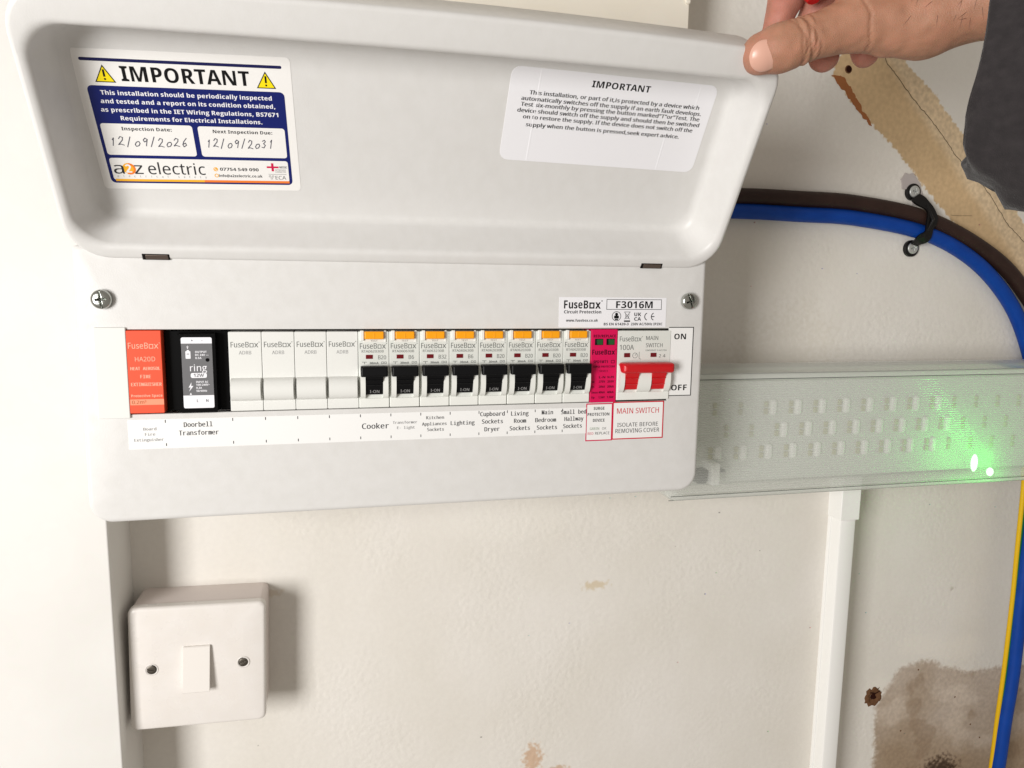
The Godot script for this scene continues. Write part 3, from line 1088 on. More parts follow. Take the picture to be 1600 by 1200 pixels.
func cover_stickers(cu: Node3D):
	# rating label
	var b := MB.new()
	b.slab(M.paper_cool, 246.0, 317.1, 20.5, 1.9, 0.05, 0.2, 0.3, 0.03)
	var z := 0.27
	var k = M.ink_black
	word_mark(b, k, 249.1, 13.5, z, 25.0, "bold")
	text(b, k, "Circuit Protection", 249.2, 10.5, z, 1.9, 24.2, 0.0, "bold")
	text(b, k, "www.fusebox.co.uk", 250.6, 5.4, z, 1.6, 20.8, 0.0, "bold")
	b.border(k, 276.8, 313.8, 12.9, 19.4, z, 0.32)
	text(b, k, "F3016M", 295.4, 13.9, z, 4.3, 24.6, 0.5, "bold")
	text(b, k, "BS EN 61439-3", 275.3, 3.1, z, 1.6, 16.6, 0.0, "bold")
	text(b, k, "230V AC/50Hz IP2XC", 293.4, 3.1, z, 1.6, 21.4, 0.0, "bold")
	b.ring2(k, Vector3(283.6, 8.8, z), 2.7, 3.05)
	b.flat(k, 282.0, 285.2, 7.4, 9.2, z, 0.4)
	b.disc(k, Vector3(283.6, 10.0, z + 0.02), 1.0, 12)
	b.flat(k, 282.5, 284.7, 6.4, 7.2, z)
	for s in [[Vector2(288.9, 11.4), Vector2(292.4, 7.0)], [Vector2(292.6, 11.4), Vector2(289.0, 7.0)], [Vector2(288.9, 11.5), Vector2(292.7, 11.5)], [Vector2(289.6, 9.9), Vector2(290.0, 7.4)], [Vector2(292.0, 9.9), Vector2(291.5, 7.4)], [Vector2(290.0, 7.6), Vector2(291.6, 7.6)]]:
		b.stroke(k, s, 0.28, z)
	b.flat(k, 288.7, 292.8, 5.3, 6.2, z)
	text(b, k, "UK", 297.8, 8.9, z, 2.2, 4.6, 0.5, "bold")
	text(b, k, "CA", 297.8, 6.0, z, 2.2, 4.6, 0.5, "bold")
	b.ring2(k, Vector3(304.9, 8.6, z), 2.1, 2.6, 16, PI * 0.62, PI * 1.38)
	b.ring2(k, Vector3(309.4, 8.6, z), 2.1, 2.6, 16, PI * 0.62, PI * 1.38)
	b.flat(k, 306.9, 309.2, 8.35, 8.85, z)
	put(b, "rating_sticker", cu)
	# ON / OFF
	b = MB.new()
	b.slab(M.paper, 319.4, 336.8, 2.0, -42.6, 0.05, 0.2, 0.2, 0.03)
	b.flat(k, 319.4, 336.8, 1.5, 2.0, 0.26)
	b.flat(k, 320.8, 336.8, -42.7, -42.2, 0.26)
	b.flat(k, 336.3, 336.8, -42.2, 1.5, 0.26)
	text(b, k, "ON", 327.5, -5.9, 0.27, 3.6, 8.2, 0.5, "bold")
	text(b, k, "OFF", 328.2, -39.1, 0.27, 3.7, 11.0, 0.5, "bold")
	put(b, "on_off_sticker", cu)
	# surge protection and main switch notices
	b = MB.new()
	b.slab(M.paper, 265.2, 283.1, -46.3, -70.6, 0.06, 0.16, 0.2, 0.02)
	b.border(M.ink_crimson, 265.2, 283.1, -70.6, -46.3, 0.21, 0.7)
	text(b, M.ink_mid, "SURGE", 273.9, -50.5, 0.22, 1.9, 7.2, 0.5, "bold")
	text(b, M.ink_mid, "PROTECTION", 273.6, -54.3, 0.22, 1.9, 14.6, 0.5, "bold")
	text(b, M.ink_mid, "DEVICE", 273.9, -58.2, 0.22, 1.9, 7.8, 0.5, "bold")
	text(b, M.ink_green, "GREEN", 271.2, -63.4, 0.22, 1.6, 6.2, 0.5)
	text(b, M.ink_grey, "OK", 277.7, -63.4, 0.22, 1.6, 2.9, 0.5)
	text(b, M.ink_crimson, "RED", 268.6, -66.5, 0.22, 1.6, 3.8, 0.5)
	text(b, M.ink_mid, "REPLACE", 276.5, -66.5, 0.22, 1.7, 9.6, 0.5)
	put(b, "surge_notice_sticker", cu)
	b = MB.new()
	b.slab(M.paper, 283.0, 318.2, -45.7, -70.2, 0.08, 0.2, 0.2, 0.02)
	b.border(M.ink_red, 283.0, 318.2, -70.2, -45.7, 0.25, 0.7)
	text(b, M.ink_red, "MAIN SWITCH", 300.4, -53.4, 0.27, 3.5, 28.8, 0.5)
	text(b, M.ink_mid, "ISOLATE BEFORE", 300.5, -62.0, 0.27, 2.6, 28.0, 0.5)
	text(b, M.ink_mid, "REMOVING COVER", 300.5, -66.0, 0.27, 2.7, 30.2, 0.5)
	put(b, "main_switch_sticker", cu)


# ==================================================================== the devices in the row
const P := 17.8


func module_body(b: MB, w: float, m):
	b.slab(m, 0.12, w - 0.12, -0.3, -45.2, -20, 0.5, 0.5, 0.3)


func build_modules():
	# heat aerosol fire extinguisher
	var t := thing("fire_extinguisher_module", "orange fire extinguisher module at the left end of the device row", "fire extinguisher", Vector3(0, 0, 0))
	var b := MB.new()
	b.slab(M.orange_face, 1.4, 18.9, 0.6, -45.0, -20, 1.0, 0.4, 0.3)
	b.slab(M.orange_pale, 1.7, 18.8, -37.2, -40.4, 0.5, 1.05, 0.2, 0.02)
	var z := 1.12
	word_mark(b, M.ink_peach, 2.2, -9.2, z, 16.0, "", true)
	text(b, M.ink_peach, "HA20D", 10.4, -16.2, z, 2.5, 10.2, 0.5)
	text(b, M.ink_peach, "HEAT AEROSOL", 10.3, -21.0, z, 1.7, 15.0, 0.5, "mono")
	text(b, M.ink_peach, "FIRE", 10.2, -25.5, z, 1.8, 5.2, 0.5, "mono")
	text(b, M.ink_peach, "EXTINGUISHER", 10.4, -29.8, z, 1.8, 15.4, 0.5, "mono")
	text(b, M.ink_peach, "Protective Space", 10.3, -35.9, z, 1.4, 15.8, 0.5, "bold")
	text(b, M.old_paint, "0.2m³", 2.6, -39.7, z + 0.02, 1.9, 7.2, 0.0)
	put(b, "body", t)
	# doorbell transformer
	t = thing("doorbell_transformer", "black doorbell transformer with a grey and white label beside the orange module", "transformer", Vector3(P * 1.0 + 1.3, 0, 0))
	b = MB.new()
	b.slab(M.deep_black, 0.1, 34.2, 0.2, -45.0, -24, -5.0, 0.5, 0.4)
	b.along_x(M.deep_black, PackedVector2Array([Vector2(-0.8, -7.6), Vector2(-1.2, 0.2), Vector2(-2.0, 1.1), Vector2(-45.2, 1.1), Vector2(-44.6, 0.2), Vector2(-45, -7.6)]), 8.0, 27.6)
	put(b, "body", t)
	b = MB.new()
	z = 1.18
	b.slab(M.ink_white, 9.9, 25.9, -3.2, -42.8, 1.0, 1.2, 0.9, 0.03)
	b.flat(M.label_grey, 9.92, 25.88, -35.6, -6.6, 1.26)
	var w = M.ink_white
	z = 1.32
	text(b, M.ink_mid, "+", 15.6, -5.6, z, 1.4, 0.0, 0.5, "bold")
	text(b, M.ink_mid, "-", 20.8, -5.6, z, 1.4, 0.0, 0.5, "bold")
	text(b, M.ink_mid, "L", 17.2, -39.4, z, 1.5, 0.0, 0.5)
	text(b, M.ink_mid, "N", 22.2, -39.4, z, 1.5, 0.0, 0.5)
	b.flat(w, 12.0, 14.6, -15.0, -10.8, z, 0.3)
	b.flat(w, 12.7, 13.9, -10.8, -10.2, z)
	b.flat(M.label_grey, 12.6, 14.0, -12.6, -12.2, z + 0.04)
	b.stroke(w, [Vector2(13.2, -9.4), Vector2(13.2, -8.0)], 0.4, z)
	b.tri(w, Vector3(12.6, -8.6, z), Vector3(13.8, -8.6, z), Vector3(13.2, -7.6, z), Vector3.BACK, Vector3.BACK, Vector3.BACK)
	text(b, w, "OUTPUT", 17.0, -11.8, z, 1.1, 6.0, 0.0, "bold")
	text(b, w, "DC 24V ---", 17.0, -13.5, z, 1.1, 7.0, 0.0, "bold")
	text(b, w, "0.5A", 17.0, -15.2, z, 1.1, 3.2, 0.0, "bold")
	text(b, w, "ring", 18.4, -22.0, z, 3.7, 8.8, 0.5)
	b.disc(M.deep_black, Vector3(23.3, -15.8, z), 1.05, 18)
	b.flat(w, 14.2, 22.6, -25.8, -23.0, z, 0.9)
	text(b, M.label_grey, "12W", 18.4, -25.2, z + 0.05, 1.8, 5.4, 0.5, "bold")
	b.extrude(w, PackedVector2Array([Vector2(14.4, -28.2), Vector2(12.8, -31.2), Vector2(13.9, -31.0), Vector2(13.0, -33.4), Vector2(15.4, -30.2), Vector2(14.2, -30.3)]), z - 0.04, z)
	text(b, w, "INPUT AC", 16.8, -28.6, z, 1.1, 6.4, 0.0, "bold")
	text(b, w, "100-240V~", 16.8, -30.2, z, 1.1, 7.2, 0.0, "bold")
	text(b, w, "0.3A", 16.8, -31.9, z, 1.1, 3.0, 0.0, "bold")
	text(b, w, "50/60Hz", 16.8, -33.6, z, 1.1, 5.6, 0.0, "bold")
	b.tri(w, Vector3(13.2, -35.2, z), Vector3(14.4, -35.2, z), Vector3(13.8, -34.0, z), Vector3.BACK, Vector3.BACK, Vector3.BACK)
	put(b, "label", t)
	# blank modules
	var where := ["leftmost blank grey module, right of the doorbell transformer", "second blank grey module from the doorbell transformer", "third blank grey module from the doorbell transformer", "fourth blank grey module, left of the cooker breaker"]
	for i in 4:
		t = thing("blank_module", where[i], "blank module", Vector3(P * (3 + i), 0, 0), "blank modules in the device row")
		b = MB.new()
		module_body(b, P, M.blank_plastic)
		z = 0.58
		word_mark(b, M.ink_module, 1.3, -9.0, z, 15.4)
		text(b, M.ink_light, "ADRB", 8.8, -13.0, z, 2.0, 6.6, 0.5)
		put(b, "body", t)
		b = MB.new()
		b.along_x(M.blank_plastic, PackedVector2Array([Vector2(-26.3, 0.3), Vector2(-26.9, 3.2), Vector2(-28.4, 5.0), Vector2(-30.6, 6.1), Vector2(-33, 6.5), Vector2(-35.4, 6.1), Vector2(-37.5, 5.0), Vector2(-38.8, 3.2), Vector2(-39.4, 0.3)]), 0.9, 16.9, 0.7)
		put(b, "nose", t)
	# circuit breakers
	var names := ["black circuit breaker above the Cooker label, leftmost of the eight breakers", "black circuit breaker above the Transformer E-light label", "black circuit breaker above the Kitchen Appliances Sockets label", "black circuit breaker above the Lighting label", "black circuit breaker above the Cupboard Sockets Dryer label", "black circuit breaker above the Living Room Sockets label", "black circuit breaker above the Main Bedroom Sockets label", "black circuit breaker beside the pink surge protector, above Small bed Hallway"]
	var rating := ["20", "06", "32", "06", "20", "20", "20", "20"]
	var first: Node3D
	for i in 8:
		var at := Vector3(P * (7 + i), 0, 0)
		if i == 0:
			first = make_breaker(names[0], at)
			t = first
		else:
			t = first.duplicate()
			t.name = numbered("circuit_breaker")
			t.position = at * S
			t.set_meta("label", names[i])
			add_child(t)
		b = MB.new()
		text(b, M.ink_module, "RTA06%s30B" % rating[i], 8.3, -12.6, 0.58, 1.45, 12.6, 0.5)
		text(b, M.ink_module, "B%d" % int(rating[i]), 11.4, -16.6, 0.58, 2.3, 4.6 if rating[i] != "06" else 3.1, 0.0)
		if i == 0:
			put(b, "printed_rating", t)
		else:
			(t.get_node("printed_rating") as MeshInstance3D).mesh = b.mesh()
	# surge protection device
	t = thing("surge_protector", "pink surge protector module with two green windows", "surge protector", Vector3(P * 15, 0, 0))
	b = MB.new()
	b.slab(M.magenta, 0.25, 17.6, 0.6, -45.6, -20, 0.9, 0.4, 0.3)
	z = 0.98
	var k = M.ink_maroon
	text(b, k, "RED/REPLACE", 9.0, -4.4, z, 1.7, 14.6, 0.5, "bold")
	word_mark(b, k, 1.0, -15.2, z, 15.8, "bold")
	text(b, k, "SPD1MT1", 2.0, -20.6, z, 1.8, 9.4, 0.0, "bold")
	b.border(k, 13.6, 16.0, -20.7, -18.8, z, 0.3)
	text(b, k, "SURGE PROTECTIVE", 9.0, -23.4, z, 1.2, 14.6, 0.5, "bold")
	text(b, k, "DEVICE", 9.0, -26.2, z, 1.2, 5.6, 0.5)
	var rows := [["", "L-N", "N-PE", -30.2], ["Uc", "275V", "255V", -33.0], ["In", "20kA", "20kA", -36.2], ["Imax", "40kA", "40kA", -39.8], ["Up", "1.5kV", "1.5kV", -43.0]]
	for r in rows:
		if r[0]:
			text(b, k, r[0], 1.2, r[3], z, 1.3, 0.0, 0.0, "bold")
		text(b, k, r[1], 8.0, r[3], z, 1.35, 4.2, 0.5, "bold")
		text(b, k, r[2], 13.8, r[3], z, 1.35, 4.4, 0.5, "bold")
	put(b, "body", t)
	for x in [2.8, 10.4]:
		b = MB.new()
		b.slab(M.gap_dark, x - 0.2, x + 5.3, -5.2, -9.2, 0.5, 1.0, 0.3, 0.05)
		b.slab(M.green_window, x + 1.2, x + 5.0, -5.6, -8.9, 0.7, 1.15, 0.3, 0.05)
		put(b, "status_window", t)
	# main switch
	t = thing("main_switch", "wide main switch with red toggle bar at the right end of the row", "main switch", Vector3(P * 16, 0, 0))
	b = MB.new()
	var ww := P * 2
	b.slab(M.module_plastic, 0.12, ww + 0.6, -0.3, -44.6, -20, 0.5, 0.5, 0.3)
	b.slab(M.module_plastic_light, 0.4, ww + 0.4, -39.4, -44.4, 0.3, 1.0, 0.4, 0.3)
	z = 0.58
	k = M.ink_module
	word_mark(b, k, 1.4, -7.0, z, 15.4)
	text(b, k, "100A", 1.5, -12.4, z, 3.2, 9.6, 0.0)
	text(b, k, "MAIN", 19.2, -6.2, z, 2.5, 8.2, 0.0)
	text(b, k, "SWITCH", 19.2, -10.8, z, 2.5, 11.4, 0.0)
	text(b, k, "EN60947-3 AC22A", 19.2, -13.3, z, 1.0, 14.4, 0.0)
	text(b, k, "2 4", 30.6, -17.4, z, 2.0, 4.6, 0.5)
	b.ring2(k, Vector3(12.0, -16.0, z), 1.5, 1.75, 18)
	b.stroke(k, [Vector2(12.0, -16.0), Vector2(12.9, -15.0)], 0.25, z)
	b.stroke(k, [Vector2(14.8, -13.8), Vector2(14.8, -17.8)], 0.25, z)
	b.stroke(k, [Vector2(14.8, -17.8), Vector2(15.9, -18.4)], 0.25, z)
	put(b, "body", t)
	for c in [[0.9, 4.0], [13.2, 21.9], [31.6, 35.2]]:
		b = MB.new()
		cheek(b, c[0], c[1])
		put(b, "toggle_guard", t)
	b = MB.new()
	var red = M.red_plastic
	b.slab(red, 1.0, 36.2, -20.2, -26.6, 1.5, 9.6, 1.8, 2.6, false, 6)
	for x in [[4.1, 13.1], [22.0, 31.5]]:
		b.along_x(red, PackedVector2Array([Vector2(-25.5, 7.4), Vector2(-29.5, 5.4), Vector2(-29.9, 5.8), Vector2(-30.6, 5.0), Vector2(-33.4, 4.0), Vector2(-33.8, 4.4), Vector2(-34.5, 3.6), Vector2(-37.4, 2.6), Vector2(-37.9, 0.8), Vector2(-25.5, 0.8)]), x[0], x[1], 0.9)
	put(b, "toggle", t)
	for x in [4.6, 22.6]:
		b = MB.new()
		b.slab(M.dark_red, x, x + 4.0, -14.4, -17.1, 0.3, 0.75, 0.15, 0.05)
		put(b, "indicator_window", t)


func cheek(b: MB, x0: float, x1: float):
	b.along_x(M.module_plastic_light, PackedVector2Array([Vector2(-21.5, 0.3), Vector2(-22.3, 2.8), Vector2(-24.4, 4.3), Vector2(-27.5, 5.1), Vector2(-31, 5.3), Vector2(-34.5, 4.8), Vector2(-37.4, 3.6), Vector2(-39.2, 2.0), Vector2(-39.7, 0.3)]), x0, x1, 0.7)


func make_breaker(label: String, at: Vector3) -> Node3D:
	var t := thing("circuit_breaker", label, "circuit breaker", at, "circuit breakers in the device row")
	var b := MB.new()
	module_body(b, P, M.module_plastic)
	b.slab(M.module_plastic_light, 0.3, P - 0.3, -39.6, -45.0, 0.3, 1.0, 0.4, 0.3)
	b.slab(M.module_plastic_light, 1.3, 3.3, 0.3, -5.6, 0.2, 2.0, 0.3, 0.3)
	b.slab(M.module_plastic_light, 15.0, 16.2, 0.3, -6.6, 0.2, 1.0, 0.3, 0.2)
	b.slab(M.module_plastic_light, 3.2, 15.1, -4.9, -6.6, 0.2, 0.75, 0.3, 0.1)
	var z := 0.58
	var k = M.ink_module
	text(b, k, "TEST", 9.2, -6.2, 0.8, 0.95, 4.0, 0.5)
	word_mark(b, k, 1.0, -10.3, z, 15.6)
	text(b, k, "⊣⊢", 3.6, -19.4, z, 1.0, 3.0, 0.5) if false else b.stroke(k, [Vector2(2.2, -18.2), Vector2(4.8, -18.2)], 0.25, z)
	b.stroke(k, [Vector2(3.5, -18.2), Vector2(3.5, -19.4)], 0.25, z)
	text(b, k, "30mA", 9.0, -19.4, z, 1.25, 5.2, 0.5, "bold")
	b.border(k, 13.2, 14.6, -19.3, -18.0, z, 0.22)
	b.border(k, 15.0, 16.2, -19.3, -18.0, z, 0.22)
	put(b, "body", t)
	b = MB.new()
	b.slab(M.yellow_button, 3.7, 14.7, -0.2, -4.6, 0.4, 3.0, 0.5, 0.5)
	b.slab(M.yellow_button, 9.0, 9.5, -1.0, -4.0, 2.6, 3.2, 0.1, 0.1)
	put(b, "test_button", t)
	b = MB.new()
	b.slab(M.dark_red, 4.3, 8.3, -13.9, -16.3, 0.3, 0.75, 0.15, 0.05)
	put(b, "indicator_window", t)
	for c in [[0.9, 3.8], [13.9, 16.9]]:
		b = MB.new()
		cheek(b, c[0], c[1])
		put(b, "toggle_guard", t)
	b = MB.new()
	var m = M.black_plastic
	b.slab(m, 1.2, 16.6, -20.2, -26.2, 1.5, 7.8, 0.6, 1.0)
	b.along_x(m, PackedVector2Array([Vector2(-25, 7.2), Vector2(-28.0, 5.9), Vector2(-28.3, 6.2), Vector2(-28.9, 5.5), Vector2(-30.8, 4.8), Vector2(-31.1, 5.1), Vector2(-31.7, 4.4), Vector2(-36.9, 2.6), Vector2(-37.4, 0.8), Vector2(-25, 0.8)]), 3.95, 13.95, 0.9)
	var keep := b.xf
	var s := Vector2(5.2, 1.8).normalized()
	b.xf = Transform3D(Basis(Vector3(1, 0, 0), Vector3(0, s.x, s.y), Vector3(0, -s.y, s.x)), Vector3(0, -36.9, 2.6))
	text(b, M.ink_light, "I-ON", 9.0, 0.9, 0.12, 1.8, 5.4, 0.5)
	b.xf = keep
	put(b, "toggle", t)
	return t


# ==================================================================== light switch
func build_light_switch():
	var t := thing("light_switch", "square off-white surface light switch below the fuse board", "light switch", Vector3(12.6, -242.5, 0))
	t.rotation.z = deg_to_rad(-1.6)
	var b := MB.new()
	b.slab(M.box_plastic, -44.6, 44.6, -44.4, 44.6, WALL - 0.5, -95.2, 4.5, 0.4, false, 8)
	put(b, "back_box", t)
	b = MB.new()
	var rings := [MB.rr(-45.2, 45.2, -45.2, 45.2, -95.0, 4.5, 8)]
	for k in 6:
		var a := k / 5.0 * PI / 2.0
		rings.append(MB.rr(-45.2 + 2.4 * (1.0 - cos(a)), 45.2 - 2.4 * (1.0 - cos(a)), -45.2 + 2.4 * (1.0 - cos(a)), 45.2 - 2.4 * (1.0 - cos(a)), -90.6 + 2.4 * sin(a), 4.5, 8))
	rings.append(MB.rr(-36.0, 36.0, -36.0, 36.0, -87.4, 3.0, 8))
	rings.append(MB.rr(-30.0, 30.0, -30.0, 30.0, -87.2, 3.0, 8))
	b.grid(M.switch_plastic, rings, false, true, true, 0.6)
	put(b, "face_plate", t)
	b = MB.new()
	b.along_x(M.switch_rocker, PackedVector2Array([Vector2(-16.2, -88), Vector2(-16.2, -81.8), Vector2(-15.6, -81.2), Vector2(15.6, -85.0), Vector2(16.2, -85.6), Vector2(16.2, -88)]), -9.2, 8.2, 0.9)
	put(b, "rocker", t)
	for s in [[Vector3(-30.2, 0.4, -88.5), 0.15], [Vector3(30.2, 1.2, -88.5), -0.5]]:
		b = MB.new()
		b.grid(M.switch_plastic, [MB.circle(s[0] + Vector3(0, 0, 1.5), 4.4, 24), MB.circle(s[0] + Vector3(0, 0, 1.75), 4.0, 24), MB.circle(s[0] + Vector3(0, 0, 1.3), 3.4, 24)], false, true)
		b.screw(M.dull_steel, s[0] + Vector3(0, 0, 1.35), 3.1, 0.7, [[0.0, 4.0, 0.5, 0.9]], s[1])
		put(b, "screw", t)


# ==================================================================== emergency light
func build_emergency_light():
	var t := thing("emergency_light", "long ribbed emergency light glowing green right of the fuse board", "emergency light")
	var x0 := 347.5
	var x1 := 742.0
	var b := MB.new()
	b.slab(M.fitting_white, x0 + 4, x1 - 4, -37.5, -132.5, WALL, -100, 8, 1.0)
	put(b, "base", t)
	b = MB.new()
	b.slab(M.fitting_board, x0 + 9, x1 - 9, -41, -130, -100.5, -92, 4, 1.0)
	put(b, "gear_tray", t)
	# milky cover: rounded shell with fine ribs along its front
	b = MB.new()
	var m = M.diffuser
	var rings := []
	rings.append(MB.rr(x0, x1, -135.0, -35.0, -112, 10, 8))
	rings.append(MB.rr(x0, x1, -135.0, -35.0, -104, 10, 8))
	rings.append(MB.rr(x0 + 2.2, x1 - 2.2, -132.8, -36.2, -103, 8, 8))
	for k in 6:
		var a := k / 5.0 * PI / 2.0
		var q := 5.0 * (1.0 - cos(a))
		rings.append(MB.rr(x0 + 2.2 + q, x1 - 2.2 - q, -132.8 + q, -36.2 - q, -60.0 + 5.0 * sin(a), 9, 8))
	b.grid(m, rings, false, false, true, 0.6)
	put(b, "cover_rim", t)
	b = MB.new()
	var lines := []
	var y := -127.4
	var up := false
	while y < -41.4:
		lines.append(PackedVector3Array([Vector3(x0 + 7.4, y, -55.0 + (0.65 if up else -0.25)), Vector3((x0 + x1) / 2, y, -55.0 + (0.65 if up else -0.25)), Vector3(x1 - 7.4, y, -55.0 + (0.65 if up else -0.25))]))
		y += 0.95
		up = not up
	b.grid(m, lines, false, false, false, 0.9)
	put(b, "ribbed_cover", t)
	# raised edge beads, coloured dark for the shadow in the seams along top and bottom
	for q in [[-36.9, -58.6, 0.7], [-40.6, -55.0, 0.6], [-128.2, -55.0, 0.5], [-132.2, -58.5, 0.5], [-134.6, -103.5, 0.7]]:
		b = MB.new()
		b.tube(M.seam_grey, PackedVector3Array([Vector3(x0 + 5, q[0], q[1]), Vector3(x1 - 5, q[0], q[1])]), q[2] * 0.5, 8)
		put(b, "edge_seam", t)
	# rows of lamps behind the cover
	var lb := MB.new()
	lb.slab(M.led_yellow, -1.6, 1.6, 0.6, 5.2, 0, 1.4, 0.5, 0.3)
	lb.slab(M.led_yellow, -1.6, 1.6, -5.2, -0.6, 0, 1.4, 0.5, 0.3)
	lb.slab(M.glint_and_gear_white, 3.6, 9.6, -6.6, 6.6, 0, 2.6, 2.6, 2.0)  # added white block: the bright reflection beside each lamp, built as a shape
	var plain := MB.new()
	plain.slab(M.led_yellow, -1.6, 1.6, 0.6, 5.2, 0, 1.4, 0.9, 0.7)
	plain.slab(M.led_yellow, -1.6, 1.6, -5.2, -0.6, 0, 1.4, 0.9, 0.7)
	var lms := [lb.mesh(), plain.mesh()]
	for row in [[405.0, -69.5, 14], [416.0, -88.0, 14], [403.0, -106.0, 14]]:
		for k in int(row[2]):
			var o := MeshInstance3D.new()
			o.name = "led_unit"
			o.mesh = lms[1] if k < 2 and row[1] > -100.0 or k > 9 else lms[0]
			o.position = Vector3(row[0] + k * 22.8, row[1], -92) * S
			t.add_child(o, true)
	# control gear at the left end
	b = MB.new()
	b.slab(M.clip_black, 387, 395, -127, -119, -92, -80, 1, 0.5)
	b.slab(M.clip_black, 389, 412, -119, -117, -92, -82, 0.5, 0.3)
	b.slab(M.glint_and_gear_white, 397, 404, -128, -110, -92, -76, 2, 0.8)
	put(b, "terminal_block", t)
	# charge indicator: a lit green lamp, then an added one for its reflection
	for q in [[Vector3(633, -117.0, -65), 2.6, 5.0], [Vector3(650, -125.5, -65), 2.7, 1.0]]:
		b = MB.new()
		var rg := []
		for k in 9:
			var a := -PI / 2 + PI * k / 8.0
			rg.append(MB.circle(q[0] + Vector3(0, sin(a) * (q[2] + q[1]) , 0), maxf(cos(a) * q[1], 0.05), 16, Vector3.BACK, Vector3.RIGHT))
		b.grid(M.green_lamp_and_glint, rg, true, true)
		put(b, "green_glint_and_led", t)
	for q in [[Vector3(633, -113, -62), 0.0007], [Vector3(650, -124.0, -61), 0.00012]]:  # the second light is added at the lamp's reflection
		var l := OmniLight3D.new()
		l.name = "green_led_and_glint_light"
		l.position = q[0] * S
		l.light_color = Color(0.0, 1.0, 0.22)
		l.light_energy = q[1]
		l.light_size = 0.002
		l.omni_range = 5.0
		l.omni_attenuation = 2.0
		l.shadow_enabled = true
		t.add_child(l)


# ==================================================================== trunking
func build_trunking():
	var t := thing("cable_trunking", "white plastic mini trunking running down the wall below the emergency light", "trunking")
	var b := MB.new()
	var prof := PackedVector2Array()
	for q in [Vector2(542.4, WALL), Vector2(542.4, -110.6), Vector2(542.9, -109.5), Vector2(544, -109), Vector2(556.5, -109), Vector2(557.6, -109.5), Vector2(558.2, -110.6), Vector2(558.2, WALL)]:
		prof.append(q)
	var down := Transform3D(Basis(Vector3(1, 0, 0), Vector3(0, 0, 1), Vector3(0, -1, 0)), Vector3.ZERO)
	b.extrude(M.trunking_white, prof, 170, 900, down, 0.8)
	put(b, "cover", t)
	b = MB.new()
	b.slab(M.trunking_white, 541.4, 542.3, -1000, -176, WALL, -121.5, 0.2, 0.2)
	put(b, "base_lip", t)
	b = MB.new()
	b.slab(M.trunking_white, 540.8, 560.0, -120, -176, WALL, -107.4, 1.0, 0.8)
	put(b, "coupling", t)


# ==================================================================== cables
func smooth_path(pts: Array, z, per := 8) -> PackedVector3Array:
	var c := PackedVector3Array()
	var n := pts.size()
	for i in n - 1:
		var a: Vector2 = pts[maxi(i - 1, 0)]
		var p: Vector2 = pts[i]
		var q: Vector2 = pts[i + 1]
		var d: Vector2 = pts[mini(i + 2, n - 1)]
		for k in per:
			var v := p.cubic_interpolate(q, a, d, k / float(per))
			c.append(Vector3(v.x, v.y, z))
	c.append(Vector3(pts[n - 1].x, pts[n - 1].y, z))
	return c


